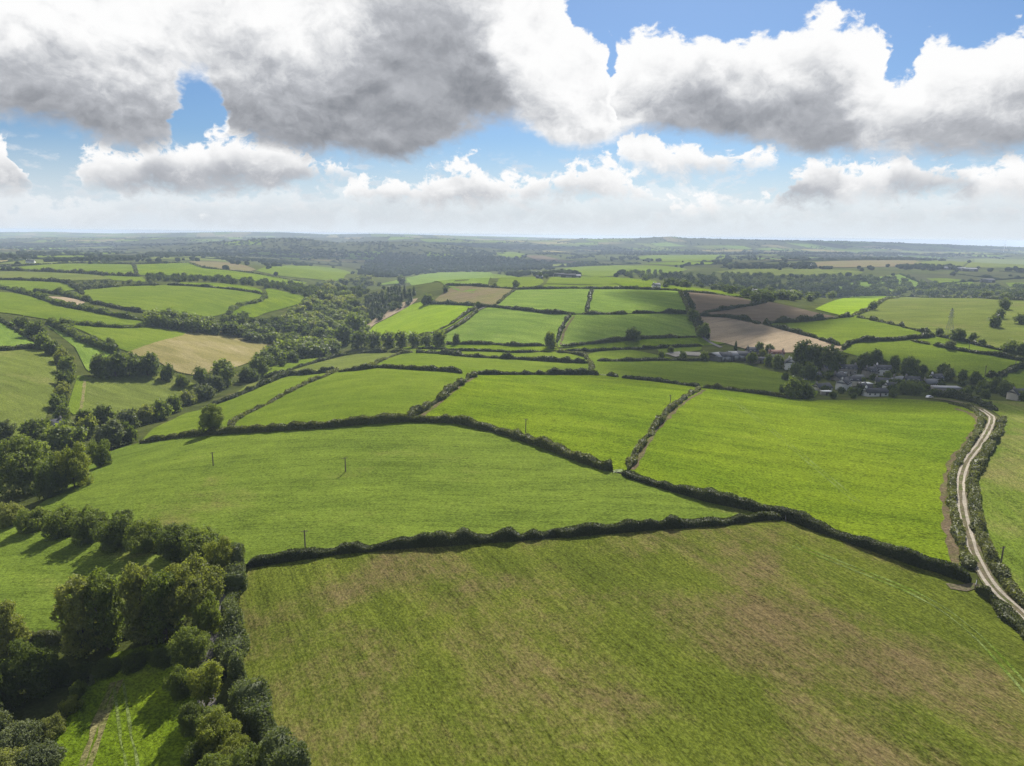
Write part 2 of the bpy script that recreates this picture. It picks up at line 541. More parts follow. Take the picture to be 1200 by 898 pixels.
def grass_mat(name, green, lush=None, dry=None, dry_lo=0.55, dry_hi=0.75, dry_amt=1.0, dry_scale=0.02, ang=0.0, rows=0.0, row_w=3.0, grain=0.35, mottle=0.30, bump=0.6, k=1.0):
    """pasture, stubble or plough: broad mottling, drill or mowing rows, dry patches and fine grain"""
    lush = lush or tuple(c * 1.35 for c in green)
    green = tuple(c * k for c in green); lush = tuple(c * k for c in lush)
    dry = tuple(c * k for c in dry) if dry else None
    m, t, out = new_mat(name)
    p = t.node('ShaderNodeBsdfPrincipled')
    pos = t.node('ShaderNodeNewGeometry').outputs['Position']
    rot = t.node('ShaderNodeVectorRotate', rotation_type='Z_AXIS')
    t.put(rot.inputs['Vector'], pos)
    rot.inputs['Angle'].default_value = ang
    r = rot.outputs[0]
    big = t.noise(pos, 0.013, 5, 0.6)
    mid = t.noise(t.v('MULTIPLY', r, (0.25, 1.0, 1.0)), 0.10, 6, 0.65)
    fine = t.noise(t.v('MULTIPLY', r, (0.6, 1.0, 1.0)), 0.8, 8, 0.82)
    col = t.mix(t.ss(t.m('ADD', t.m('MULTIPLY', big, 0.55), t.m('MULTIPLY', mid, 0.45)), 0.36, 0.64), green, lush)
    if dry is not None:
        q = t.noise(pos, dry_scale, 7, 0.62, 0.4)
        q = t.m('ADD', t.m('MULTIPLY', q, 0.72), t.m('MULTIPLY', mid, 0.28))
        q2 = t.ss(t.m('MULTIPLY_ADD', fine, 0.30, t.m('SUBTRACT', q, 0.15)), dry_lo, dry_hi, 0.0, dry_amt)
        col = t.mix(q2, col, dry)
    f = t.m('MULTIPLY_ADD', t.m('SUBTRACT', mid, 0.5), mottle * 1.6, 1.0)
    f = t.m('MULTIPLY_ADD', t.m('SUBTRACT', fine, 0.5), grain * 2.0, f)
    speck = t.noise(t.v('MULTIPLY', r, (0.65, 1.0, 1.0)), 2.0, 3, 0.75)
    f = t.m('MULTIPLY', f, t.ss(speck, 0.28, 0.72, 1.0 - 0.75 * grain, 1.0 + 0.75 * grain))
    tuft = t.ss(t.noise(t.v('MULTIPLY', r, (0.5, 1.0, 1.0)), 0.30, 3, 0.65), 0.52, 0.76, -0.06 * grain, 0.24 * grain)
    f = t.m('SUBTRACT', f, tuft)
    f = t.m('MAXIMUM', f, 0.25)
    if rows > 0:
        rx = t.sep(t.v('ADD', r, t.v('MULTIPLY', t.noise(pos, 0.03, 3, 0.5, color=True), (2.0, 2.0, 0))))[1]
        st1 = t.noise(t.v('MULTIPLY', t.xyz(t.sep(r)[0], rx, 0.0), (0.04, 1.0, 1.0)), 2.2 / row_w, 3, 0.6)
        f = t.m('MULTIPLY_ADD', t.m('SUBTRACT', st1, 0.5), rows * 4.0, f)
        st = t.noise(t.v('MULTIPLY', r, (0.012, 0.55, 1.0)), 1.0, 3, 0.6)
        f = t.m('MULTIPLY_ADD', t.m('SUBTRACT', st, 0.5), rows * 2.5, f)
    t.l.new(t.scale_col(col, f), p.inputs['Base Color'])
    p.inputs['Roughness'].default_value = 0.9
    p.inputs['Specular IOR Level'].default_value = 0.0
    bm = t.node('ShaderNodeBump')
    bm.inputs['Strength'].default_value = bump
    bm.inputs['Distance'].default_value = 0.5
    t.l.new(t.m('ADD', fine, t.m('MULTIPLY', mid, 0.8)), bm.inputs['Height'])
    t.l.new(bm.outputs[0], p.inputs['Normal'])
    t.l.new(p.outputs[0], out.inputs[0])
    return m


def leaf_mat(name, dark, light, trans=0.46, rand=0.35, spec=0.16):
    m, t, out = new_mat(name)
    at = t.node('ShaderNodeAttribute'); at.attribute_name = 'tone'
    oi = t.node('ShaderNodeObjectInfo')
    pos = t.node('ShaderNodeNewGeometry').outputs['Position']
    n = t.noise(pos, 0.35, 3, 0.6)
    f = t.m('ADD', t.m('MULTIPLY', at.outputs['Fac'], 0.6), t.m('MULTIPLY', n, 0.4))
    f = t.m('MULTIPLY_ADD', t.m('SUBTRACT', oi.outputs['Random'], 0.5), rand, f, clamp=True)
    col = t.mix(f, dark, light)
    df = t.node('ShaderNodeBsdfPrincipled')
    df.inputs['Roughness'].default_value = 0.55
    df.inputs['Specular IOR Level'].default_value = spec
    t.l.new(col, df.inputs['Base Color'])
    tr = t.node('ShaderNodeBsdfTranslucent')
    t.l.new(t.v('MULTIPLY', col, (1.7, 1.75, 0.6)), tr.inputs['Color'])
    mx = t.node('ShaderNodeMixShader')
    mx.inputs[0].default_value = trans
    t.l.new(df.outputs[0], mx.inputs[1]); t.l.new(tr.outputs[0], mx.inputs[2])
    t.l.new(mx.outputs[0], out.inputs[0])
    return m


M = {}
M['rough'] = grass_mat('rough_grass', (0.052, 0.064, 0.018), (0.085, 0.10, 0.024), dry=(0.13, 0.105, 0.055), dry_lo=0.52, dry_hi=0.72, dry_amt=0.7, dry_scale=0.05, mottle=0.5, k=0.80)
M['bright'] = grass_mat('bright_pasture', (0.104, 0.160, 0.010), (0.150, 0.202, 0.013), dry=(0.165, 0.16, 0.045), dry_lo=0.56, dry_hi=0.82, dry_amt=0.55, ang=0.5, grain=0.85, mottle=0.55, rows=0.10, row_w=3.0, k=0.72)
M['lime'] = grass_mat('lime_pasture', (0.115, 0.178, 0.010), (0.148, 0.205, 0.014), ang=0.2, grain=0.6, k=1.12)
M['smooth'] = grass_mat('smooth_pasture', (0.082, 0.118, 0.017), (0.110, 0.150, 0.021), dry=(0.140, 0.108, 0.048), dry_lo=0.53, dry_hi=0.72, dry_amt=0.65, dry_scale=0.016, ang=0.12, rows=0.20, row_w=1.8, grain=0.62, mottle=0.4, k=0.95)
M['patchy'] = grass_mat('patchy_ley', (0.084, 0.106, 0.015), (0.114, 0.136, 0.019), dry=(0.142, 0.098, 0.056), dry_lo=0.45, dry_hi=0.65, dry_amt=0.78, dry_scale=0.024, ang=1.1, rows=0.27, row_w=1.2, grain=0.72, mottle=0.35, k=0.76)
M['mid'] = grass_mat('green_pasture', (0.098, 0.142, 0.015), (0.130, 0.172, 0.020), dry=(0.15, 0.135, 0.05), dry_lo=0.58, dry_hi=0.82, dry_amt=0.5, ang=0.3, rows=0.06, grain=0.6, k=0.84)
M['cool'] = grass_mat('cool_pasture', (0.084, 0.130, 0.022), (0.112, 0.158, 0.028), dry=(0.14, 0.13, 0.05), dry_lo=0.55, dry_hi=0.8, dry_amt=0.5, ang=0.8, grain=0.6, mottle=0.45, k=1.12)
M['striped'] = grass_mat('striped_ley', (0.090, 0.130, 0.018), (0.115, 0.155, 0.022), dry=(0.17, 0.145, 0.06), dry_lo=0.42, dry_hi=0.66, dry_amt=0.75, ang=1.75, rows=0.22, row_w=4.0, grain=0.7, k=0.85)
M['olive'] = grass_mat('olive_pasture', (0.092, 0.115, 0.024), (0.12, 0.145, 0.030), dry=(0.155, 0.13, 0.06), dry_lo=0.5, dry_hi=0.75, dry_amt=0.7, ang=0.1, rows=0.12, row_w=6, grain=0.6, mottle=0.4, k=0.90)
M['straw'] = grass_mat('dry_straw_field', (0.15, 0.135, 0.050), (0.19, 0.165, 0.062), dry=(0.22, 0.185, 0.10), dry_lo=0.45, dry_hi=0.7, ang=0.4, grain=0.5, k=1.00)
M['stubble'] = grass_mat('pale_stubble', (0.20, 0.158, 0.105), (0.24, 0.19, 0.13), ang=-0.5, rows=0.16, row_w=9.0, mottle=0.2, k=1.15)
M['plough'] = grass_mat('brown_plough', (0.105, 0.082, 0.055), (0.135, 0.105, 0.072), ang=-0.45, rows=0.2, row_w=8.0, mottle=0.2)
M['fallow'] = grass_mat('fallow_brown', (0.120, 0.112, 0.048), (0.15, 0.14, 0.056), dry=(0.15, 0.118, 0.07), dry_lo=0.4, dry_hi=0.62, ang=0.3, rows=0.12, row_w=7, grain=0.5, k=0.95)
M['heath'] = grass_mat('dark_heath', (0.045, 0.052, 0.022), (0.066, 0.070, 0.030), dry=(0.085, 0.072, 0.042), mottle=0.6, k=0.90)

# ------------------------------------------------------------------ ground sheet
az_f = np.radians(np.arange(-46, 46.01, 0.3))
az_c1 = np.radians(np.arange(50, 180, 8.0))
AZ = np.concatenate([az_f, az_c1, [math.pi], (2 * math.pi - az_c1)[::-1]])
RR = np.concatenate([[2.0, 20, 40], np.geomspace(55, 13000, 246)])
gx = RR[:, None] * np.sin(AZ)[None]
gy = RR[:, None] * np.cos(AZ)[None]
gz = terrain(gx, gy)
n_az = len(AZ)
V = np.stack([gx, gy, gz], -1).reshape(-1, 3)
i = np.arange(len(RR) - 1)[:, None] * n_az + np.arange(n_az)[None]
j = np.arange(len(RR) - 1)[:, None] * n_az + (np.arange(n_az)[None] + 1) % n_az
Q = np.stack([i, i + n_az, j + n_az, j], -1).reshape(-1, 4)
link('ground', mesh_np('ground', V, Q, smooth_shade=True), M['rough'], kind='structure', label='rough grassy ground rolling away to the horizon')


def lift_at(P):
    return 0.22 + 0.0006 * np.hypot(P[:, 0], P[:, 1])


def resample(P, step, closed=False):
    P = np.asarray(P, float)
    if closed:
        P = np.vstack([P, P[:1]])
    out = []
    n = len(P)
    for k in range(n - 1):      # Catmull-Rom through the surveyed points
        p1, p2 = P[k], P[k + 1]
        p0 = P[k - 1] if k else (P[-2] if closed else 2 * p1 - p2)
        p3 = P[k + 2] if k + 2 < n else (P[1] if closed else 2 * p2 - p1)
        L = np.linalg.norm(p2 - p1)
        m = max(1, int(math.ceil(L / step)))
        t = (np.arange(m) / m)[:, None]
        c = 0.5 * ((2 * p1) + (-p0 + p2) * t + (2 * p0 - 5 * p1 + 4 * p2 - p3) * t ** 2 + (-p0 + 3 * p1 - 3 * p2 + p3) * t ** 3)
        lin = p1 + (p2 - p1) * t
        out.append(0.6 * c + 0.4 * lin)
    if not closed:
        out.append(P[-1:])
    return np.vstack(out)


def in_poly(x, y, poly):
    x = np.asarray(x, float); y = np.asarray(y, float)
    r = np.zeros(x.shape, bool)
    n = len(poly)
    for k in range(n):
        x1, y1 = poly[k]; x2, y2 = poly[(k + 1) % n]
        c = ((y1 > y) != (y2 > y)) & (x < (x2 - x1) * (y - y1) / ((y2 - y1) or 1e-9) + x1)
        r ^= c
    return r


FIELD_PX = []
_fi = 0


def field(label, pix, mat, name='field'):
    global _fi
    FIELD_PX.append(pix)
    P = ground_pts(pix)[:, :2]
    d = float(np.median(np.hypot(P[:, 0], P[:, 1])))
    step = min(max(d * 0.018, 2.5), 30)
    B = resample(P, step * 1.3)
    seg = [B[0]]
    for q in B[1:]:
        if np.hypot(*(q - seg[-1])) > step * 0.4:
            seg.append(q)
    if np.hypot(*(seg[-1] - seg[0])) < step * 0.4:
        seg.pop()
    B = np.array(seg)
    x0, y0 = B.min(0); x1, y1 = B.max(0)
    gs = max(step * 1.6, math.sqrt((x1 - x0) * (y1 - y0) / 2200))
    X, Y = np.meshgrid(np.arange(x0 + gs / 2, x1, gs), np.arange(y0 + gs / 2, y1, gs))
    X = X.ravel() + 0.1 * gs * np.sin(Y.ravel()); Y = Y.ravel()
    ins = in_poly(X, Y, B)
    pts = np.vstack([B, np.stack([X[ins], Y[ins]], 1)])
    org = pts.mean(0)
    vs, es, fs, *_ = delaunay_2d_cdt([Vector(p - org) for p in pts], [], [list(range(len(B)))], 1, 1e-4)
    V2 = np.array([(v.x, v.y) for v in vs]) + org
    T = np.array([f for f in fs if len(f) == 3], int)
    Zg = terrain(V2[:, 0], V2[:, 1])
    V3 = np.column_stack([V2, Zg])
    V3[:, 2] += lift_at(V3) + 0.004 * (_fi % 12)
    _fi += 1
    a = V3[T[:, 1]] - V3[T[:, 0]]; b = V3[T[:, 2]] - V3[T[:, 0]]
    fl = a[:, 0] * b[:, 1] - a[:, 1] * b[:, 0] < 0
    T[fl] = T[fl][:, ::-1]
    return link(name, mesh_np(name, V3, tris=T, smooth_shade=True), M[mat], kind='structure', label=label)


def ribbon(name, label, pix, width, mat, lift=0.08, step=2.0, wob=0.15, shift=0.0):
    """a strip draped along a surveyed line: lanes, wheelings, verges"""
    P = ground_pts(pix)[:, :2]
    C = resample(P, step)
    t = np.gradient(C, axis=0); t /= np.linalg.norm(t, axis=1)[:, None] + 1e-9
    nrm = np.stack([t[:, 1], -t[:, 0]], 1)
    n = len(C)
    r = np.random.default_rng(n + int(width * 100))
    rows = []
    for k, s in enumerate((-0.5, -0.17, 0.17, 0.5)):
        wv = np.interp(np.arange(n), np.arange(0, n + 3, 3), r.normal(0, wob, len(np.arange(0, n + 3, 3))))
        q = C + nrm * (shift + s * width + wv * (abs(s) > 0.3))[:, None]
        z = terrain(q[:, 0], q[:, 1])
        q3 = np.column_stack([q, z]); q3[:, 2] += lift_at(q3) + 0.05 + lift
        rows.append(q3)
    V = np.stack(rows, 1).reshape(-1, 3)
    return link(name, mesh_np(name, V, grid_quads(n, 4), smooth_shade=True), M[mat], kind='structure', label=label)

# ------------------------------------------------------------------ fields
FIELDS = [
 ('broad brown and green patchy field closest to the camera', 'patchy', [(292,668),(330,662),(400,651),(470,645),(560,639),(640,633),(720,627),(800,621),(860,616),(917,611),(960,626),(1010,643),(1060,659),(1100,674),(1143,690),(1165,708),(1200,742),(1300,830),(1420,1010),(340,1010),(350,930),(325,885),(303,845),(287,800),(280,760),(279,720),(283,690)]),
 ('smooth green field with three wooden poles', 'smooth', [(40,597),(75,571),(100,548),(130,530),(160,521),(200,515),(300,508),(440,498),(500,496),(540,499),(580,508),(620,520),(660,534),(700,549),(724,556),(760,567),(800,579),(840,590),(880,600),(910,607),(860,613),(800,618),(720,624),(640,630),(560,636),(470,642),(400,648),(330,657),(290,663),(262,648),(230,632),(190,618),(140,611),(90,606)]),
 ('small mown pasture behind the tall field trees', 'smooth', [(-260,600),(0,615),(60,628),(110,636),(160,645),(205,660),(225,690),(215,728),(150,742),(80,748),(0,740),(-260,730)]),
 ('bright paddock with tractor wheelings between the trees', 'bright', [(-10,1010),(45,905),(75,850),(100,810),(125,770),(195,755),(230,790),(240,850),(265,920),(290,1010)]),
 ('striped field across the gravel track', 'striped', [(1100,462),(1160,470),(1200,472),(1320,478),(1420,520),(1420,880),(1240,765),(1200,712),(1178,680),(1160,645),(1150,610),(1145,570),(1148,545),(1160,520),(1175,492),(1140,470)]),
 ('bright green field below the village', 'bright', [(820,456),(860,459),(900,464),(940,469),(990,470),(1040,468),(1080,470),(1120,475),(1146,486),(1148,500),(1132,525),(1114,548),(1109,580),(1111,620),(1118,645),(1130,680),(1100,671),(1050,655),(1000,638),(960,622),(920,606),(880,598),(840,588),(800,577),(760,565),(733,556),(745,533),(762,508),(783,484),(803,467)]),
 ('bright green field in the middle of the view', 'bright', [(557,440),(620,440),(700,440),(730,443),(780,448),(822,455),(800,467),(780,484),(760,507),(745,530),(733,555),(720,554),(690,545),(650,530),(620,520),(580,508),(540,499),(482,496),(500,481),(520,466),(540,450)]),
 ('green field sloping up to a long dark hedge', 'mid', [(396,436),(445,432),(500,435),(545,439),(557,440),(530,457),(505,477),(480,497),(440,498),(380,503),(300,508),(262,508),(283,490),(309,477),(340,460),(370,446)]),
 ('narrow green strip field beside the lone hedgerow tree', 'mid', [(165,518),(180,503),(202,493),(218,485),(240,480),(273,468),(305,454),(340,441),(393,436),(362,449),(330,465),(309,476),(283,489),(262,508),(200,515)]),
 ('straw coloured strip field between two banks', 'olive', [(268,467),(290,452),(320,443),(357,430),(393,420),(420,415),(466,415),(447,424),(430,432),(400,435),(380,437),(340,440),(305,453)]),
 ('small green sliver of pasture by the stream trees', 'mid', [(283,445),(300,435),(330,428),(362,421),(393,419),(357,429),(330,438),(305,444)]),
 ('green field above the long central hedge', 'mid', [(430,431),(447,424),(468,416),(487,414),(540,419),(600,422),(650,425),(691,427),(694,440),(640,440),(557,440),(530,437),(480,433)]),
 ('thin green field strip below the tree row', 'mid', [(455,412),(480,409),(540,412),(600,414),(650,413),(685,419),(691,426),(650,425),(600,422),(540,418),(487,414)]),
 ('thin bright strip under the hillside hedge', 'bright', [(470,408),(540,405),(640,407),(655,411),(600,414),(540,412),(480,409)]),
 ('bright strip field under the lone round tree', 'bright', [(655,411),(690,405),(720,402),(760,398),(817,396),(850,403),(822,406),(770,408),(700,412)]),
 ('small pale green field beside the farm', 'mid', [(692,424),(686,418),(700,413),(740,411),(770,417),(790,422),(740,423)]),
 ('small paddock by the farm sheds', 'mid', [(770,410),(822,407),(822,411),(800,414),(775,417)]),
 ('green field in cloud shade below the farm', 'mid', [(694,440),(695,424),(760,423),(840,424),(868,427),(900,435),(940,443),(960,450),(955,466),(930,468),(900,463),(860,458),(822,455),(780,449),(730,443)]),
 ('rounded green hillside field beside the lane', 'cool', [(503,401),(520,393),(540,381),(558,367),(575,360),(600,363),(640,368),(670,370),(660,380),(655,390),(648,405),(600,406),(540,404)]),
 ('green hillside field with the lone round tree', 'cool', [(670,370),(735,369),(808,369),(815,384),(820,396),(760,397),(720,401),(690,405),(655,408),(655,390),(660,380)]),
 ('bright green field above the tree row', 'lime', [(430,392),(440,381),(460,371),(482,358),(495,354),(520,357),(560,359),(548,370),(530,382),(510,392),(490,399),(450,397)]),
 ('narrow pale stubble margin on the bright field', 'stubble', [(431,388),(428,383),(440,374),(470,356),(490,350),(482,358),(460,370),(440,380)]),
 ('brown fallow field on the hilltop', 'fallow', [(505,356),(530,337),(560,336),(603,340),(590,350),(583,358),(560,358),(520,357)]),
 ('pale green hilltop field with wheelings', 'cool', [(583,358),(592,349),(605,341),(640,340),(694,340),(690,355),(686,368),(640,367),(600,362)]),
 ('green hilltop field streaked with rows', 'cool', [(694,340),(770,341),(798,342),(803,352),(808,368),(740,368),(686,368),(690,355)]),
 ('pale green field on the far hilltop', 'cool', [(440,335),(470,328),(492,323),(515,320),(575,320),(571,336),(520,334),(480,332)]),
 ('bright little hilltop field with round bushes', 'mid', [(576,321),(600,324),(635,328),(632,335),(610,338),(572,337)]),
 ('green field below the distant farm', 'mid', [(640,333),(650,325),(700,325),(722,333),(680,334)]),
 ('thin green strip on the hilltop', 'mid', [(636,338),(640,334),(680,335),(722,334),(728,339)]),
 ('bright hilltop field beside the wood', 'bright', [(705,325),(740,327),(768,330),(768,338),(740,339),(725,334)]),
 ('bright green strip above the dark plough', 'bright', [(770,335),(800,336),(840,341),(870,347),(902,355),(870,351),(840,346),(800,342),(770,340)]),
 ('dark brown ploughed field on the hill', 'plough', [(800,343),(840,346),(870,350),(902,355),(880,359),(850,364),(818,368),(808,360)]),
 ('brown ploughed field rounding the hill', 'plough', [(820,369),(850,364),(880,359),(902,355),(940,363),(975,371),(985,374),(950,377),(892,381),(850,372)]),
 ('pale pinkish stubble field behind the farm', 'stubble', [(818,371),(850,373),(892,381),(930,391),(960,399),(987,407),(985,416),(940,414),(900,414),(875,410),(850,403),(832,400),(822,388)]),
 ('bright green field beyond the stubble', 'mid', [(892,381),(950,377),(1000,372),(1040,380),(1092,392),(1070,397),(1040,399),(1000,401),(985,405),(950,395),(920,388)]),
 ('bright green field behind the village', 'mid', [(985,413),(1000,402),(1065,399),(1100,407),(1140,415),(1200,425),(1300,442),(1200,432),(1170,443),(1150,446),(1110,440),(1060,428),(1020,422)]),
 ('small green wedge with a lone thorn tree', 'mid', [(1065,399),(1095,395),(1120,399),(1160,409),(1200,417),(1260,430),(1200,424),(1140,414)]),
 ('yellow green field at the village end', 'mid', [(1150,446),(1172,443),(1187,436),(1202,432),(1300,440),(1300,470),(1200,462),(1175,452)]),
 ('brown and green field crossed by the pylon line', 'olive', [(1000,372),(1025,361),(1055,349),(1100,350),(1170,353),(1162,370),(1150,394),(1120,399),(1092,392),(1040,380)]),
 ('bright green field by the wood edge', 'lime', [(955,363),(985,351),(1000,347),(1053,348),(1025,360),(1000,372),(975,368)]),
 ('olive field with three dark trees', 'olive', [(1170,353),(1300,356),(1300,425),(1200,416),(1160,408),(1140,402),(1150,394),(1162,370)]),
 ('green field beside the shrubby lane belt', 'olive', [(-200,415),(0,412),(52,409),(63,422),(66,435),(63,460),(54,490),(47,508),(20,512),(-200,520)]),
 ('green corner field above the clipped hedge', 'cool', [(-200,360),(0,375),(22,387),(48,405),(25,409),(0,411),(-200,414)]),
 ('green hollow between two hedge banks', 'cool', [(55,382),(72,390),(95,401),(122,412),(130,416),(117,424),(104,436),(98,428),(88,408)]),
 ('mown strip with a worn path', 'mid', [(91,441),(103,442),(98,485),(86,487),(80,478),(85,460)]),
 ('brown scrubby field in the stream valley', 'olive', [(103,443),(145,437),(200,441),(225,449),(238,454),(232,464),(200,472),(175,480),(150,488),(120,484),(98,485)]),
 ('bright half of the split hillside field', 'mid', [(78,381),(100,383),(140,386),(190,384),(230,383),(214,394),(182,402),(150,413),(125,402),(100,390)]),
 ('dry straw half of the split hillside field', 'straw', [(228,383),(260,388),(300,396),(328,405),(332,412),(312,419),(280,430),(250,438),(225,440),(200,434),(185,424),(150,414),(182,402),(214,394)]),
 ('long green field above the hedge belt', 'mid', [(-200,335),(0,343),(30,347),(60,357),(90,364),(160,376),(175,381),(130,382),(80,378),(55,375),(30,371),(0,367),(-200,358)]),
 ('small pale stubble corner', 'stubble', [(52,348),(75,349),(100,355),(88,359),(70,355)]),
 ('green field over the little stubble corner', 'mid', [(-200,326),(0,329),(72,332),(90,340),(60,343),(25,343),(0,338),(-200,333)]),
 ('wide green dome shaped field', 'mid', [(98,341),(150,336),(200,335),(260,339),(304,345),(308,350),(285,357),(270,366),(245,372),(200,368),(150,362),(112,356),(100,349)]),
 ('thin bright strip along the dome field', 'bright', [(205,332),(260,333),(300,338),(307,344),(260,339),(200,335)]),
 ('bright green wedge field above the valley wood', 'bright', [(312,338),(335,343),(364,351),(340,360),(310,368),(298,373),(268,369),(285,358),(310,350)]),
 ('dark green strip field on the far slope', 'mid', [(-150,316),(0,315),(66,310),(154,311),(161,323),(120,322),(60,319),(0,317)]),
 ('long bright green field on the far slope', 'bright', [(160,311),(220,309),(240,315),(280,319),(330,327),(360,332),(330,333),(290,329),(230,324),(163,323)]),
 ('brown strip field on the far slope', 'fallow', [(221,307),(265,308),(300,317),(280,318),(240,314)]),
 ('pale green field on the wooded ridge', 'mid', [(300,318),(335,312),(360,312),(392,315),(411,320),(402,328),(370,328),(330,324)]),
 ('brown strip under the far slope hedge', 'olive', [(-150,322),(0,319),(60,320),(112,323),(130,328),(60,330),(0,329)]),
 ('small green piece beside the brown strip', 'mid', [(122,324),(163,324),(170,331),(132,329)]),
 ('pale strip field over the big wood', 'olive', [(838,319),(870,316),(910,316),(925,323),(880,323),(850,322)]),
 ('long pale field beyond the big wood', 'olive', [(912,316),(960,316),(1010,319),(1000,324),(930,323)]),
 ('bright flat field far across the valley', 'mid', [(745,304),(760,300),(850,299),(832,306),(780,307)]),
 ('rounded pale green hill field past the farm', 'mid', [(648,319),(668,314),(738,312),(728,322),(700,325),(670,322)]),
 ('second rounded hill field past the farm', 'mid', [(738,312),(770,312),(805,316),(785,321),(730,322)]),
 ('brown field under the moor', 'fallow', [(955,308),(1000,306),(1070,306),(1078,312),(1010,314),(955,314)]),
 ('pale field beside the distant sheds', 'olive', [(1070,309),(1140,304),(1128,313),(1095,314)]),
 ('brown field above the distant sheds', 'olive', [(1142,304),(1200,305),(1280,306),(1280,317),(1200,315),(1130,314)]),
 ('small bright field under the distant sheds', 'mid', [(1085,327),(1110,327),(1138,330),(1140,335),(1100,333)]),
 ('bright field at the end of the big wood', 'mid', [(1178,332),(1300,333),(1300,342),(1186,340)]),
 ('brown field across the wooded valley', 'plough', [(615,300),(640,301),(690,308),(670,309),(630,306)]),
 ('pale green field on the far hillside', 'mid', [(580,297),(600,296),(618,298),(610,303),(590,302)]),
]
for lab, mat, pix in FIELDS:
    field(lab, pix, mat)

# ------------------------------------------------------------------ foliage
M['leaf_dark'] = leaf_mat('leaf_dark_green', (0.049, 0.070, 0.017), (0.128, 0.160, 0.039))
M['leaf_mid'] = leaf_mat('leaf_mid_green', (0.072, 0.100, 0.022), (0.180, 0.215, 0.049))
M['leaf_lime'] = leaf_mat('leaf_yellow_green', (0.104, 0.130, 0.022), (0.249, 0.267, 0.053), trans=0.45)
M['leaf_brown'] = leaf_mat('leaf_autumn_olive', (0.102, 0.121, 0.035), (0.232, 0.244, 0.074))
M['leaf_grey'] = leaf_mat('leaf_grey_willow', (0.060, 0.077, 0.035), (0.145, 0.165, 0.079), trans=0.35)
M['leaf_road'] = leaf_mat('leaf_roadside', (0.064, 0.084, 0.032), (0.160, 0.186, 0.072))
M['leaf_mass'] = leaf_mat('leaf_far_wood', (0.026, 0.040, 0.011), (0.072, 0.095, 0.026), spec=0.04)
M['leaf_conifer'] = leaf_mat('leaf_conifer', (0.030, 0.048, 0.014), (0.078, 0.108, 0.030), trans=0.25)
M['leaf_hedge'] = leaf_mat('leaf_clipped_hedge', (0.024, 0.034, 0.011), (0.070, 0.082, 0.026), trans=0.32)
M['leaf_hedge_olive'] = leaf_mat('leaf_olive_hedge', (0.039, 0.051, 0.015), (0.107, 0.116, 0.037), trans=0.32)
M['leaf_bank'] = leaf_mat('leaf_bramble_bank', (0.056, 0.067, 0.023), (0.145, 0.153, 0.056), trans=0.3)
M['bark'] = plain('bark', (0.085, 0.068, 0.050), 0.95, 0.3, 2.0)


def leaf_quads(C, Nrm, size, r, aspect=0.75):
    """one bent quad per leaf spray: centres C, normals, sizes"""
    n = len(C)
    Nrm = Nrm / (np.linalg.norm(Nrm, axis=1)[:, None] + 1e-9)
    a = r.normal(size=(n, 3))
    t = np.cross(Nrm, a); t /= np.linalg.norm(t, axis=1)[:, None] + 1e-9
    b = np.cross(Nrm, t)
    s = size[:, None]
    sk = r.uniform(-0.35, 0.35, (n, 1))
    p0 = C - t * s - b * s * aspect * 0.8
    p1 = C + t * s * (0.7 + sk) - b * s * aspect
    p2 = C + t * s * 0.9 + b * s * aspect * 0.8 + Nrm * s * 0.25
    p3 = C - t * s * (0.7 - sk) + b * s * aspect
    V = np.stack([p0, p1, p2, p3], 1).reshape(-1, 3)
    return V, np.arange(n * 4).reshape(-1, 4)


def ico():
    g = (1 + 5 ** 0.5) / 2
    v = np.array([(-1, g, 0), (1, g, 0), (-1, -g, 0), (1, -g, 0), (0, -1, g), (0, 1, g), (0, -1, -g), (0, 1, -g), (g, 0, -1), (g, 0, 1), (-g, 0, -1), (-g, 0, 1)], float)
    v /= np.linalg.norm(v[0])
    f = np.array([(0, 11, 5), (0, 5, 1), (0, 1, 7), (0, 7, 10), (0, 10, 11), (1, 5, 9), (5, 11, 4), (11, 10, 2), (10, 7, 6), (7, 1, 8), (3, 9, 4), (3, 4, 2), (3, 2, 6), (3, 6, 8), (3, 8, 9), (4, 9, 5), (2, 4, 11), (6, 2, 10), (8, 6, 7), (9, 8, 1)])
    return v, f


ICO_V, ICO_F = ico()


class Tree:
    pass


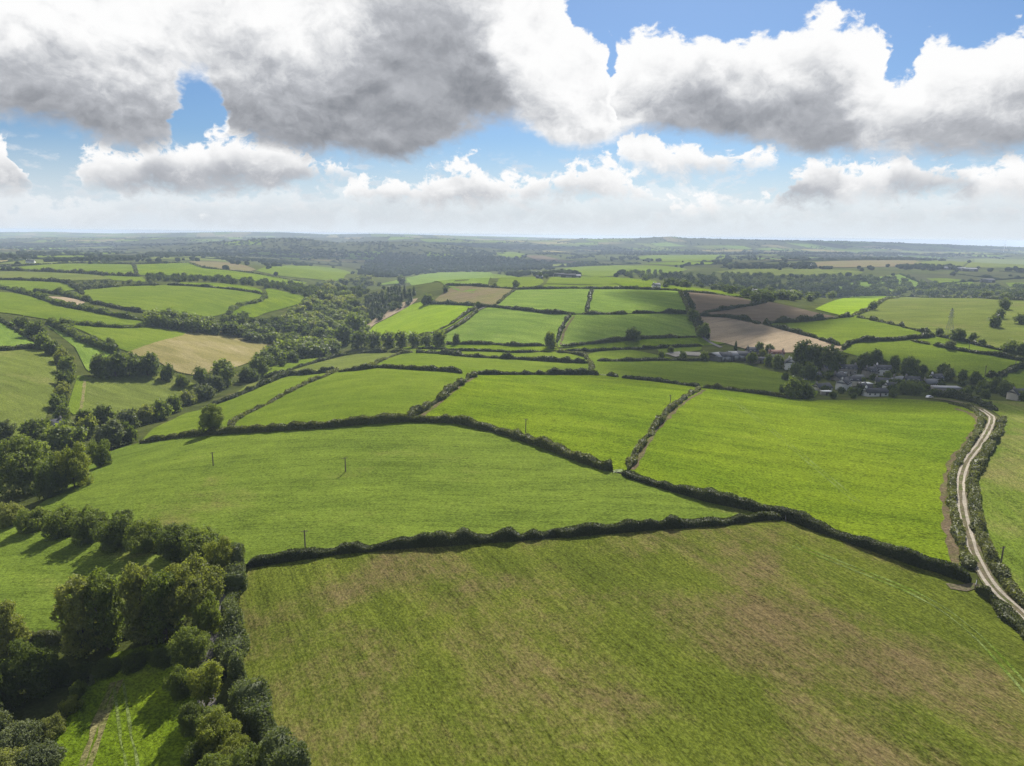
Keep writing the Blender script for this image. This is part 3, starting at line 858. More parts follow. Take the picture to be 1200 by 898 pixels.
def lobes_for(kind, r):
    """crown masses for a tree 10 m tall: centres, radii"""
    L = []
    if kind == 'round':
        n, cz_, rx, rz_, lo, hi = 44, 5.2, 3.5, 4.1, 0.65, 1.45
    elif kind == 'tall':
        n, cz_, rx, rz_, lo, hi = 46, 5.2, 2.3, 4.5, 0.55, 1.15
    elif kind == 'spread':
        n, cz_, rx, rz_, lo, hi = 46, 5.4, 4.4, 3.4, 0.7, 1.55
    elif kind == 'bush':
        n, cz_, rx, rz_, lo, hi = 34, 4.4, 5.4, 4.3, 1.0, 2.3
    elif kind == 'open':
        n, cz_, rx, rz_, lo, hi = 34, 5.4, 3.3, 3.8, 0.5, 1.05
    k = 0
    while k < n:
        p = r.normal(size=3)
        p /= np.linalg.norm(p)
        rr = r.uniform(0.35, 1.0) ** 0.6
        c = np.array([p[0] * rx * rr, p[1] * rx * rr, cz_ + p[2] * rz_ * rr])
        if kind == 'tall' or (kind in ('round', 'spread') and p[2] < -0.2):     # leafy down to the ground
            z = r.uniform(1.1, 9.0) if kind == 'tall' else r.uniform(1.2, cz_)
            a_ = r.uniform(0, 6.283)
            ra = rx * (1 - 0.55 * max(0, (z - 5) / 4.5) ** 2) * (0.72 + 0.28 * min(1, z / 3.0)) * r.uniform(0.45, 1.0)
            c = np.array([ra * math.cos(a_), ra * math.sin(a_), z])
        if kind == 'bush':
            c[2] = max(c[2], 1.6)
        rad = r.uniform(lo, hi) * (1.05 - 0.25 * max(p[2], 0))
        L.append((c, rad)); k += 1
    L.append((np.array([0, 0, cz_]), min(rx, rz_) * 0.66))
    L.append((np.array([0, 0, cz_ * 0.6]), min(rx, rz_) * 0.5))
    return L


def crown_arrays(kind, seed, nleaf, lsize, lump=0.12):
    r = np.random.default_rng(seed)
    if kind == 'conifer':
        z = 10 * (1 - np.sqrt(r.uniform(0, 1, nleaf))) * 0.93 + 0.7
        rad = (10.3 - z) * 0.23 * (0.55 + 0.45 * np.abs(np.sin(z * 4.2))) + 0.15
        th = r.uniform(0, 6.283, nleaf)
        rho = rad * np.sqrt(r.uniform(0.25, 1, nleaf))
        C = np.stack([rho * np.cos(th), rho * np.sin(th), z - rho * 0.25], 1)
        Nm = np.stack([np.cos(th), np.sin(th), np.full(nleaf, 0.9)], 1) + r.normal(0, 0.4, (nleaf, 3))
        V, Q = leaf_quads(C, Nm, lsize * r.uniform(0.6, 1.3, nleaf), r)
        tone = np.repeat(r.uniform(0, 1, nleaf), 4)
        cone = [(0, 0, 9.5)] + [(1.5 * math.cos(a), 1.5 * math.sin(a), 1.0) for a in np.linspace(0, 6.283, 8)[:-1]]
        T = np.array([(0, 1 + k, 1 + (k + 1) % 7) for k in range(7)]) + len(V)
        V = np.vstack([V, cone]); tone = np.concatenate([tone, np.full(8, 0.1)])  # inner cone toned dark, standing for shade inside the crown
        return V, Q, T, tone
    L = lobes_for(kind, r)
    cs = np.array([c for c, _ in L]); rs = np.array([q for _, q in L])
    pr = rs ** 2 / (rs ** 2).sum()
    tone_l = r.uniform(0.1, 0.9, len(L))
    per = 7
    nb = nleaf // per
    C, Nn, tone = [], [], []
    need = nb
    while need > 0:
        m = int(need * 2.2) + 60
        li = r.choice(len(L), m, p=pr)
        d = r.normal(size=(m, 3)); d /= np.linalg.norm(d, axis=1)[:, None]
        ph = li * 1.7
        lumpy = 1 + lump * (np.sin(d[:, 0] * 7 + ph) * np.sin(d[:, 1] * 7 + 2 * ph) + np.sin(d[:, 2] * 8 + ph))
        rad = rs[li] * r.uniform(0.82, 1.10, m) * lumpy
        p = cs[li] + d * rad[:, None]
        inside = np.zeros(m, bool)
        for c, q in L:
            inside |= ((p - c) ** 2).sum(1) < (q * 0.72) ** 2
        ok = ~inside & (p[:, 2] > (0.15 if kind == 'bush' else 0.4)) & (p[:, 2] < 10.4)
        p, d, li = p[ok][:need], d[ok][:need], li[ok][:need]
        C.append(p); Nn.append(d)
        tone.append(np.clip(tone_l[li] * 0.5 + 0.25 + r.normal(0, 0.16, len(li)), 0, 1))
        need -= len(p)
    C = np.repeat(np.vstack(C), per, 0); Nn = np.repeat(np.vstack(Nn), per, 0); tone = np.repeat(np.concatenate(tone), per)
    C = C + r.normal(0, 1, C.shape) * lsize * 1.15 + Nn * lsize * r.uniform(-0.6, 1.0, (len(C), 1))
    Nn = Nn * 0.6 + r.normal(0, 0.6, C.shape) + np.array([0, 0, 0.3])
    tone = np.clip(tone + r.normal(0, 0.12, len(tone)), 0, 1)
    V, Q = leaf_quads(C, Nn, lsize * r.uniform(0.5, 1.35, len(C)), r)
    tone = np.repeat(tone, 4)
    # inner leaf mass filling the shell: stops see-through light, its dark tone paints interior shade
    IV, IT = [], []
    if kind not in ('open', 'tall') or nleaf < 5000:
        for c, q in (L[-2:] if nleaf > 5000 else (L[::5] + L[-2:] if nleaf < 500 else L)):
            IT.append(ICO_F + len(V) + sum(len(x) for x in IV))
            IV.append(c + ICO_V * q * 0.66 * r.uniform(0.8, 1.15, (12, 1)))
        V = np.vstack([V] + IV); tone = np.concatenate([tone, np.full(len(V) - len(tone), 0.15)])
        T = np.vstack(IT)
    else:
        T = None
    return V, Q, T, tone, L


def tube(path, radii, sides=6):
    path = np.asarray(path, float)
    t = np.gradient(path, axis=0); t /= np.linalg.norm(t, axis=1)[:, None] + 1e-9
    ref = np.where(np.abs(t[:, 2:3]) > 0.9, np.array([[1.0, 0, 0]]), np.array([[0, 0, 1.0]]))
    u = np.cross(t, ref); u /= np.linalg.norm(u, axis=1)[:, None] + 1e-9
    w = np.cross(t, u)
    a = np.linspace(0, 2 * math.pi, sides, endpoint=False)
    V = path[:, None] + np.asarray(radii)[:, None, None] * (np.cos(a)[None, :, None] * u[:, None] + np.sin(a)[None, :, None] * w[:, None])
    n = len(path)
    i = np.arange(n - 1)[:, None] * sides + np.arange(sides)[None]
    j = np.arange(n - 1)[:, None] * sides + (np.arange(sides)[None] + 1) % sides
    Q = np.stack([i, j, j + sides, i + sides], -1).reshape(-1, 4)
    return V.reshape(-1, 3), Q


def trunk_arrays(L, seed, thick=0.32, limbs=7, multi=1):
    r = np.random.default_rng(seed + 99)
    Vs, Qs, off = [], [], 0
    def add(p, rd, s):
        nonlocal off
        V, Q = tube(p, rd, s)
        Vs.append(V); Qs.append(Q + off); off += len(V)
    for k in range(multi):
        b = np.array([0, 0, -0.6]) + (r.normal(0, 0.35, 3) * np.array([1, 1, 0]) if multi > 1 else 0)
        top = np.array([r.normal(0, 0.5 * (1 + multi * 0.5)), r.normal(0, 0.5 * (1 + multi * 0.5)), 7.2])
        mid = (b + top) / 2 + r.normal(0, 0.2, 3)
        add([b, b * 0.7 + mid * 0.3, mid, top], [thick * 1.35, thick, thick * 0.7, 0.08], 8)
        for c, q in sorted(L, key=lambda e: e[0][2])[: limbs]:
            s = r.uniform(0.3, 0.75)
            p0 = b * (1 - s) + top * s
            pm = (p0 + c) / 2 + np.array([0, 0, -0.25])
            add([p0, pm, c, c + (c - p0) * 0.2], [thick * 0.38, thick * 0.26, thick * 0.13, 0.03], 5)
    return np.vstack(Vs), np.vstack(Qs)


PROTO = {}


def make_proto(key, kind, seed, nleaf, lsize, lump=0.12, thick=0.32, limbs=7, multi=1):
    out = crown_arrays(kind, seed, nleaf, lsize, lump)
    V, Q, T, tone = out[:4]
    L = out[4] if len(out) > 4 else [(np.array([0, 0, 6.0]), 1.0)]
    n_leaf_faces = len(Q)
    me = mesh_np('crown', V, Q, T, {'tone': tone})
    if kind == 'conifer':
        tv, tq = tube([(0, 0, -0.6), (0, 0, 5), (0, 0, 9.6)], [0.28, 0.18, 0.04], 6)
    else:
        tv, tq = trunk_arrays(L, seed, thick, limbs, multi)
    tm = mesh_np('trunk', tv, tq, smooth_shade=True)
    tm.materials.append(M['bark'])
    me.materials.append(M['leaf_mid'])
    PROTO[key] = (me, tm, (V, Q, T, tone))


for k, (kind, s) in enumerate((('round', 1), ('spread', 2), ('round', 3), ('tall', 4), ('tall', 5))):
    make_proto('near%d' % k, kind, s, 17000 if kind == 'tall' else 22000, 0.118, multi=2 if kind == 'tall' else 1, thick=0.19, limbs=14 if kind == 'tall' else 7)
for k in range(3):
    make_proto('nbush%d' % k, 'bush', 20 + k, 15000, 0.185, multi=2, thick=0.2)
make_proto('nopen0', 'open', 31, 8500, 0.15, thick=0.22, limbs=16, multi=2)
make_proto('nopen1', 'open', 32, 8500, 0.15, thick=0.22, limbs=16, multi=2)
for k, kind in enumerate(('round', 'spread', 'tall', 'round')):
    make_proto('mid%d' % k, kind, 40 + k, 2600, 0.33, lump=0.16)
for k in range(3):
    make_proto('mbush%d' % k, 'bush', 50 + k, 2000, 0.50, multi=1, thick=0.2, limbs=3, lump=0.16)
for k, kind in enumerate(('round', 'spread', 'round')):
    make_proto('far%d' % k, kind, 60 + k, 750, 0.56, lump=0.16, limbs=3)
for k in range(2):
    make_proto('conifer%d' % k, 'conifer', 70 + k, 700, 0.42)

for k, kind in enumerate(('round', 'spread', 'round')):
    make_proto('mass%d' % k, kind, 80 + k, 330, 0.80, lump=0.16, limbs=1)
TREES = []


def plant(px, py, h_px, kind, leaf, label, name='tree', group=None, wide=1.0, cat=None, lean=0.0):
    """a tree or shrub rooted where its foot is seen; its height follows from its distance"""
    if py > 590:            # seen steeply from above: the crown hangs in front of the foot
        py -= 0.18 * h_px
        h_px *= 0.84
        wide *= 1.06
    P = gp(px, py)
    dep = depth_of(P)
    h = h_px * dep / FOC / 0.955
    return plant_at(P, h, kind, leaf, label, name, group, wide, cat)


def plant_at(P, h, kind, leaf, label, name='tree', group=None, wide=1.0, cat=None):
    dep = depth_of(P)
    k = random.randrange(1000)
    if kind == 'conifer':
        key = 'conifer%d' % (k % 2)
    elif kind == 'bush':
        key = ('nbush%d' if dep < 345 else 'mbush%d') % (k % 3)
    elif kind == 'open':
        key = 'nopen%d' % (k % 2)
    elif kind in PROTO:
        key = kind
    else:
        if dep < 345:
            key = {'round': ['near0', 'near2'], 'spread': ['near1', 'near0'], 'tall': ['near3', 'near4']}[kind][k % 2]
        elif dep < 620:
            key = {'round': ['mid0', 'mid3'], 'spread': ['mid1', 'mid0'], 'tall': ['mid2', 'mid3']}[kind][k % 2]
        else:
            key = 'far%d' % (k % 3)
    s = h / 9.6
    w = s * wide * random.uniform(0.92, 1.08)
    root = empty(name, (P[0], P[1], P[2] + 0.1), random.uniform(0, 6.28), (w, w * random.uniform(0.92, 1.08), s), label, cat or ('tree' if name.endswith('tree') else 'shrub'), group)
    link('trunk', PROTO[key][1], M['bark'], root)
    link('crown', PROTO[key][0], M[leaf], root)
    TREES.append(root)
    return root


# ------------------------------------------------------------------ hedges
def noise1(n, step, r, amp):
    m = int(n / step) + 4
    return np.interp(np.arange(n), np.arange(m) * step, r.normal(0, 1, m)) * amp


def hedge_arrays(C, width, height, seed, wild=0.12, lsize=None, cover=1.7):
    """foliage and woody core of a hedge along the ground line C (N,2)"""
    r = np.random.default_rng(seed)
    t = np.gradient(C, axis=0); t /= np.linalg.norm(t, axis=1)[:, None] + 1e-9
    nr = np.stack([t[:, 1], -t[:, 0]], 1)
    seg = np.linalg.norm(np.diff(C, axis=0), axis=1)
    S = np.concatenate([[0], np.cumsum(seg)])
    n = len(C)
    ds = S[-1] / max(n - 1, 1)
    z = terrain(C[:, 0], C[:, 1])
    dist = float(np.median(np.hypot(C[:, 0], C[:, 1])))
    hm = height * np.clip(1 + noise1(n, max(1.5, 3 / ds), r, wild) + noise1(n, max(1.5, 12 / ds), r, wild), 0.45, 1.9)
    wm = width * np.clip(1 + noise1(n, max(1.5, 4 / ds), r, wild * 0.8), 0.5, 1.6)
    off = noise1(n, max(1.5, 6 / ds), r, wild * width * 0.4)
    for b in range(int(S[-1] / 26)):      # odd bushes and saplings growing out of the hedge
        s0, hb_, wb = r.uniform(0, S[-1]), r.uniform(0.15, 0.7) * (0.15 + 2.4 * wild), r.uniform(0.8, 2.2)
        g = np.exp(-((S - s0) / wb) ** 2)
        hm = hm + height * hb_ * g
        wm = wm + width * 0.35 * hb_ * g
    endf = np.clip(np.minimum(S, S[-1] - S) / (width * 0.6) + 0.35, 0, 1)
    hm *= endf; wm *= endf
    ls = lsize or max(0.17, dist * 0.00085)
    area = S[-1] * (2 * height + width)
    m = int(min(max(area * cover / (ls * ls * 2.6), 60), 52000))
    s = r.uniform(0, S[-1], m)
    f = lambda a: np.interp(s, S, a)
    h, w = f(hm), f(wm)
    u = r.uniform(0, 1, m) * (2 * height + width)
    side = np.where(u < height, -1, np.where(u > height + width, 1, 0))
    lat = np.where(side == 0, r.uniform(-0.5, 0.5, m) * w, side * 0.5 * w * r.uniform(0.86, 1.06, m))
    vz = np.where(side == 0, h * r.uniform(0.9, 1.07, m), h * r.uniform(0.02, 1.0, m))
    q = np.abs(lat) / (0.5 * w)
    vz = np.where(side == 0, vz - 0.22 * h * q ** 3, vz)
    lat = np.where(side != 0, lat * (1 - 0.30 * (vz / np.maximum(h, .1)) ** 3), lat)
    lat += f(off)
    x = f(C[:, 0]) + f(nr[:, 0]) * lat
    y = f(C[:, 1]) + f(nr[:, 1]) * lat
    P = np.stack([x, y, f(z) + vz + 0.1], 1)
    Nn = np.stack([f(nr[:, 0]) * side, f(nr[:, 1]) * side, np.where(side == 0, 1.0, 0.3)], 1) * 0.7 + r.normal(0, 0.55, (m, 3))
    V, Q = leaf_quads(P, Nn, ls * r.uniform(0.6, 1.3, m), r)
    band = noise1(n, max(1.5, 7 / ds), r, 0.34)
    tone = np.repeat(np.clip(0.45 + f(band) + r.normal(0, 0.2, m), 0, 1), 4)
    prof = [(-0.42, -0.3), (-0.42, 0.6), (-0.30, 0.86), (0.30, 0.86), (0.42, 0.6), (0.42, -0.3)]
    rows = [np.column_stack([C[:, 0] + nr[:, 0] * (a * wm + off), C[:, 1] + nr[:, 1] * (a * wm + off), z + b * hm]) for a, b in prof]
    CV = np.stack(rows, 1).reshape(-1, 3)
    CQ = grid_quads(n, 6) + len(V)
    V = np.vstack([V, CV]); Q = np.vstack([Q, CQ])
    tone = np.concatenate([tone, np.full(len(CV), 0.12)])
    return V, Q, tone


HEDGE_N = 0


def hedge(label, pix, width=2.6, height=2.3, wild=0.12, leaf='leaf_hedge', group=None, gaps=None):
    global HEDGE_N
    HEDGE_N += 1
    P = ground_pts(pix)[:, :2]
    d = float(np.median(np.hypot(P[:, 0], P[:, 1])))
    C = resample(P, min(max(d * 0.005, 0.9), 6))
    if leaf == 'leaf_hedge' and HEDGE_N % 3 == 0:
        leaf = 'leaf_hedge_olive'
    V, Q, tone = hedge_arrays(C, width, height, 500 + HEDGE_N, wild * 1.2)
    return link('hedge', mesh_np('hedge', V, Q, None, {'tone': tone}), M[leaf], label=label, category='hedge', **({'group': group} if group else {}))

# ------------------------------------------------------------------ lanes, tracks and wheelings
M['track'] = grass_mat('track_centre', (0.10, 0.085, 0.055), (0.14, 0.12, 0.08), dry=(0.075, 0.085, 0.03), dry_lo=0.45, dry_hi=0.6, dry_scale=0.3, grain=0.5)
M['gravel'] = grass_mat('pale_gravel', (0.25, 0.225, 0.185), (0.33, 0.295, 0.245), dry=(0.13, 0.12, 0.075), dry_lo=0.5, dry_hi=0.75, dry_amt=0.6, dry_scale=0.4, grain=0.3)
M['asphalt'] = grass_mat('grey_lane', (0.12, 0.115, 0.11), (0.16, 0.15, 0.14), grain=0.3)
M['deadgrass'] = grass_mat('brown_verge', (0.095, 0.072, 0.046), (0.125, 0.095, 0.06), dry=(0.07, 0.08, 0.022), dry_lo=0.42, dry_hi=0.6, dry_amt=0.7, dry_scale=0.2, grain=0.7)
M['wheeling'] = grass_mat('pale_wheeling', (0.070, 0.108, 0.010), (0.095, 0.135, 0.014), dry=(0.125, 0.155, 0.05), dry_lo=0.38, dry_hi=0.6, dry_scale=0.12, grain=0.8)
M['wheeling_brown'] = grass_mat('brown_wheeling', (0.085, 0.105, 0.02), (0.11, 0.125, 0.03), dry=(0.15, 0.135, 0.06), dry_lo=0.36, dry_hi=0.58, dry_scale=0.2, grain=0.9)
M['yard'] = grass_mat('farm_yard', (0.20, 0.19, 0.17), (0.26, 0.25, 0.23), grain=0.3)
TRACK = [(1085,467),(1105,469),(1130,474),(1150,481),(1162,490),(1159,503),(1148,522),(1134,540),(1126,560),(1126,590),(1132,620),(1141,650),(1155,678),(1172,698),(1200,724),(1245,768),(1300,830)]
ribbon('farm_track', 'pale gravel farm track winding between two hedges', TRACK, 3.5, 'track', 0.05, 1.5)
ribbon('wheel_rut', 'pale gravel rut on the side of the bright field', TRACK[3:], 0.8, 'gravel', 0.07, 1.5, 0.10, -0.9)
ribbon('wheel_rut', 'pale gravel rut on the side of the striped field', TRACK[3:], 0.8, 'gravel', 0.07, 1.5, 0.10, 0.9)
ribbon('gravel_splay', 'worn gateway mouth where the field meets the track', [(1150,690),(1142,688),(1128,691),(1112,690)], 2.0, 'track', 0.09, 1.0, 0.4)
ribbon('lane', 'grey lane glimpsed between roadside trees', [(272,640),(268,660),(262,690),(257,715),(250,745),(243,775),(240,800),(246,840),(262,890),(290,960)], 3.2, 'asphalt', 0.02, 2)
ribbon('brown_verge', 'strip of dead brown growth beside the track hedge', [(1120,480),(1140,487),(1146,497),(1133,520),(1115,543),(1108,562),(1107,590),(1110,620),(1116,645),(1124,672)], 2.0, 'deadgrass', 0.03, 1.5, 0.5)
ribbon('brown_verge', 'bare brown strip along the curved field bank', [(742,552),(752,532),(768,508),(788,485),(806,470),(826,458)], 1.6, 'deadgrass', 0.04, 2, 0.4)
ribbon('brown_verge', 'bare brown foot of the scrubby middle bank', [(486,497),(504,481),(522,468),(542,452),(557,443)], 1.4, 'deadgrass', 0.04, 2, 0.4)
ribbon('brown_verge', 'bare strip of soil beside the hillside hedge', [(657,405),(661,390),(667,379),(673,371)], 2.4, 'deadgrass', 0.05, 3, 0.3)
ribbon('lane', 'narrow lane climbing past the hillside field', [(493,401),(517,391),(537,380),(556,366),(570,360)], 3.0, 'asphalt', 0.05, 3, 0.1)
ribbon('lane', 'lane climbing between ploughed and green fields', [(845,408),(832,402),(822,394),(814,378),(807,362),(801,346),(794,340)], 3.5, 'asphalt', 0.05, 3, 0.1)
ribbon('lane', 'farm lane curving up beside the stubble field', [(980,424),(983,415),(990,407),(1000,402)], 4.0, 'track', 0.05, 3, 0.1)
ribbon('farm_yard', 'pale concrete yard beside the farm sheds', [(785,417),(800,415),(822,416)], 11, 'yard', 0.06, 4, 0.8)
for sh in (-0.9, 0.9):
    ribbon('wheel_mark', 'pale tractor wheel mark crossing the bright field', [(842,458),(866,476),(905,506),(950,544),(1005,590)], 0.42, 'wheeling', 0.02, 3, 0.12, sh)
    ribbon('wheel_mark', 'brown tractor wheel mark in the bright paddock', [(137,800),(128,820),(118,848),(106,880),(94,920),(80,960)], 1.1, 'wheeling_brown', 0.02, 1.5, 0.2, sh * 0.85)
    ribbon('wheel_mark', 'pale tractor wheel mark in the bright paddock', [(140,805),(143,835),(148,865),(155,898),(162,940)], 0.5, 'wheeling', 0.03, 1.5, 0.12, sh)
    ribbon('wheel_mark', 'curved headland wheel mark on the patchy field', [(930,640),(1000,668),(1060,692),(1105,715),(1150,752),(1200,805),(1240,860)], 0.5, 'wheeling', 0.02, 3, 0.25, sh)
ribbon('worn_path', 'worn brown path down the mown strip', [(100,446),(98,460),(96,475),(94,486)], 1.6, 'wheeling_brown', 0.03, 2, 0.2)

# ------------------------------------------------------------------ hedges
H = [
 ('long dark hedge closing the top of the patchy brown field', [(290,663),(310,660),(340,656),(400,649),(470,642),(560,636),(640,630),(720,624),(800,618),(860,613),(914,608)], 2.8, 2.6, .20),
 ('thick clipped hedge running down below the bright village field to the track', [(728,556),(760,567),(800,579),(840,590),(880,599),(920,607),(960,622),(1000,638),(1050,655),(1100,672),(1138,684)], 3.2, 2.7, .16),
 ('long clipped hedge over the smooth field with wooden poles', [(166,520),(200,515),(240,511),(300,507),(380,502),(440,497),(500,495),(540,498),(580,507),(620,519),(660,533),(700,548),(717,553)], 3.4, 2.9, .14),
 ('scrubby bank between the strip field and the sloping field', [(268,502),(283,490),(309,477),(330,466),(362,450),(380,443),(396,436)], 2.6, 1.7, .30, 'leaf_bank'),
 ('rounded hedge above the narrow strip field', [(242,479),(273,468),(305,454),(340,441),(380,438),(393,436)], 3.6, 3.2, .18),
 ('clipped hedge along the crest of the sloping field', [(398,437),(420,435),(445,432),(480,434),(530,437),(541,439)], 3.0, 2.6, .18),
 ('gappy bank with bushes beside the bright middle field', [(476,496),(500,480),(520,466),(540,450),(555,441)], 2.8, 2.2, .45, 'leaf_bank'),
 ('dark hedge along the top of the bright middle field', [(558,440),(600,440),(650,440),(690,440),(702,441)], 3.0, 2.6, .22),
 ('short hedge piece beside the hollow lane gateway', [(712,441),(724,443)], 2.8, 2.4, .3),
 ('hedge joining the gateway to the curved bank', [(729,444),(760,447),(800,452),(821,455)], 3.0, 2.4, .25),
 ('curved brown bank between the two bright fields', [(737,552),(747,530),(763,507),(783,484),(802,468),(820,457)], 2.4, 1.7, .30, 'leaf_bank'),
 ('dark hedge between the shaded field and the bright village field', [(824,455),(860,459),(900,464),(925,468)], 3.2, 2.8, .14),
 ('hedge along the upper side of the straw strip', [(308,444),(330,439),(357,429),(393,420),(418,415),(453,413)], 3.0, 2.8, .22),
 ('short hedge stub by the tree row', [(459,413),(478,412)], 3.0, 2.4, .2),
 ('low bank ending at the tree row hedge', [(432,431),(447,424),(468,416),(484,414)], 3.0, 1.8, .3, 'leaf_bank'),
 ('hedge with bushes over the crest field', [(488,414),(540,418),(560,420),(600,422),(650,425),(688,427)], 3.2, 2.6, .25),
 ('thin hedge under the bright strip', [(482,409),(540,412),(600,414),(640,413)], 2.2, 1.8, .2),
 ('curving bank of the hollow lane', [(652,413),(670,415),(685,419),(692,427),(694,438)], 3.2, 2.0, .3, 'leaf_bank'),
 ('dark hedge below the farm paddock', [(700,424),(740,424),(780,423),(830,424)], 3.2, 2.4, .2),
 ('thin hedge under the lone round tree strip', [(662,412),(700,412),(730,410),(770,408),(822,406)], 2.4, 1.9, .25),
 ('hedge at the foot of the lone round tree', [(657,407),(690,404),(720,401),(760,397),(800,396),(816,396)], 3.2, 2.6, .2),
 ('hedge at the foot of the rounded hillside field', [(502,404),(540,404),(600,406),(638,406)], 3.0, 2.4, .2),
 ('hedge climbing between the two hillside fields', [(653,402),(657,388),(662,379),(668,371)], 2.8, 2.4, .3),
 ('lane hedge bordering the bright field above the tree row', [(488,398),(510,390),(530,380),(548,368),(560,361),(574,359)], 3.4, 2.8, .25),
 ('lane hedge bordering the rounded hillside field', [(505,400),(523,391),(542,380),(560,366)], 3.0, 2.4, .25, 'leaf_bank'),
 ('hedge topping the rounded hillside field', [(562,359),(600,363),(640,368),(675,369)], 3.6, 3.0, .2),
 ('short hedge topping the lone tree field', [(681,369),(710,369),(735,369)], 3.6, 3.0, .2),
 ('hedge between lone tree field and streaked hilltop field', [(741,368),(780,368),(807,369)], 3.6, 3.0, .25),
 ('hedge under the brown fallow hilltop', [(498,356),(520,357),(540,358),(560,359)], 4.0, 3.6, .2),
 ('curved hedge beside the brown fallow hilltop', [(584,357),(592,349),(603,341)], 3.4, 2.6, .25),
 ('long thin hedge across the hilltop fields', [(520,335),(560,336),(600,339),(640,339),(700,339),(770,340),(797,342)], 3.6, 2.8, .2),
 ('hedge dividing the two streaked hilltop fields', [(687,367),(690,355),(694,341)], 3.0, 2.6, .35),
 ('hedge of the hill lane beside the green field', [(796,343),(803,355),(808,367),(816,385),(820,395)], 3.4, 2.6, .3),
 ('hedge of the hill lane beside the stubble', [(803,345),(812,364),(822,384),(830,398)], 3.4, 2.8, .35),
 ('dark hedge between the two ploughed fields', [(824,367),(850,364),(880,359),(898,355)], 3.6, 3.0, .2),
 ('thin hedge over the dark plough', [(800,342),(840,346),(870,350),(900,354)], 3.4, 2.6, .2),
 ('hedge along the back of the pale stubble', [(820,371),(850,373),(880,378),(889,381)], 3.6, 3.0, .25),
 ('hedge between stubble and bright green field', [(895,381),(930,390),(960,398),(984,406)], 3.6, 2.8, .25),
 ('thick hedge between plough and bright green field', [(894,380),(920,379),(950,377),(978,374),(1000,372)], 4.2, 3.4, .35),
 ('curved hedge over the field behind the village', [(987,411),(993,405),(1002,402),(1040,400),(1070,398),(1094,395)], 3.6, 2.8, .2),
 ('hedge under the pylon field', [(1004,373),(1020,376),(1040,380),(1060,385),(1090,392)], 3.6, 2.8, .4),
 ('short hedge by the thorn tree wedge', [(1067,400),(1080,403),(1089,405)], 3.2, 2.4, .2),
 ('long hedge running from the thorn tree', [(1094,406),(1140,414),(1200,424),(1250,434)], 3.4, 2.6, .25),
 ('hedge climbing over the thorn tree wedge', [(1097,395),(1120,399),(1160,409),(1200,416)], 3.6, 3.0, .35),
 ('hedge between the wood edge field and the pylon field', [(1000,371),(1025,360),(1053,349)], 3.6, 2.8, .2),
 ('long dark hedge in front of the big wood', [(990,347),(1050,348),(1100,350),(1200,353),(1290,356)], 4.0, 3.2, .3),
 ('dark curved hedge at the village end', [(1155,443),(1170,443),(1186,436),(1202,432),(1260,428)], 4.0, 3.4, .25),
 ('low hedge hugging the gravel track on the bright field side', [(1112,474),(1138,481),(1150,491),(1147,504),(1136,524),(1122,542),(1115,562),(1115,592),(1121,622),(1130,650),(1137,668)], 2.2, 1.5, .28, 'leaf_bank'),
 ('dark hedge at the top of the gravel track', [(1098,464),(1130,469),(1152,475),(1168,483)], 3.4, 2.8, .25),
 ('wild hedge hugging the gravel track on the striped field side', [(1175,490),(1171,505),(1160,526),(1147,545),(1139,564),(1140,592),(1147,622),(1157,650),(1171,676),(1189,698),(1217,724),(1260,768)], 2.8, 1.9, .30, 'leaf_bank'),
 ('bushy hedge between the patchy field and the track', [(1147,693),(1160,706),(1178,722),(1200,745),(1235,785),(1290,850)], 2.6, 2.0, .36),
 ('clipped dark hedge below the corner field', [(-150,417),(0,412),(25,410),(48,407)], 3.6, 3.0, .12),
 ('thin hedge beside the shrubby lane belt', [(-40,362),(0,377),(20,388),(36,398),(50,406)], 3.2, 2.6, .2),
 ('thick dark hedge below the split hillside field', [(58,377),(75,388),(95,399),(120,409),(140,415)], 5.5, 5.0, .22, 'leaf_dark'),
 ('dark hedge above the split hillside field', [(72,378),(100,382),(140,385),(180,384),(188,379)], 4.4, 3.8, .28, 'leaf_dark'),
 ('broad hedge belt below the long green field', [(-30,332),(0,338),(20,342),(45,349),(70,358),(100,364),(140,372),(168,377)], 5.5, 4.6, .28, 'leaf_dark'),
 ('hedge above the little stubble corner', [(40,343),(70,345),(95,351),(106,354)], 5.5, 4.6, .28, 'leaf_dark'),
 ('hedge bending round the field over the stubble corner', [(-60,327),(0,329),(40,330),(75,332),(90,339),(98,345)], 4.4, 3.6, .3),
 ('hedge under the wide dome field', [(106,355),(140,362),(167,367)], 4.0, 3.2, .2),
 ('hedge over the wide dome field', [(100,338),(150,336),(188,335)], 4.0, 3.2, .2),
 ('dark hedge between the dome field and its thin strip', [(196,335),(260,339),(300,344),(306,346)], 3.6, 3.0, .2),
 ('curving hedge between the dome field and the wedge', [(310,347),(311,350),(300,355),(285,358),(275,363),(268,369)], 5.0, 4.4, .25, 'leaf_dark'),
 ('hedge under the dark strip on the far slope', [(-40,317),(0,317),(40,318),(80,320),(110,322),(140,324),(165,325)], 5.0, 4.2, .3),
 ('thin hedge topping the far slope', [(-40,314),(0,313),(40,311),(80,309.5),(150,309.5),(220,309)], 3.6, 3.0, .25),
 ('short hedge splitting the far slope', [(156,311),(159,317),(160,323)], 3.6, 3.2, .3),
 ('hedge above the long bright field of the far slope', [(222,309),(240,315),(280,319),(330,327),(356,331)], 3.8, 3.0, .25),
 ('grey green roadside hedge between the lane and the patchy field', [(277,648),(274,680),(269,710),(268,745),(274,785),(287,822),(304,858),(325,893),(350,935)], 5.0, 3.8, .34, 'leaf_road'),
 ('low bramble line along the bottom of the mown pasture', [(-60,734),(0,743),(80,751),(150,745),(206,733)], 3.2, 1.6, .35, 'leaf_bank'),
]
for h in H:
    hedge(h[0], h[1], h[2], h[3], h[4], h[5] if len(h) > 5 else 'leaf_hedge')

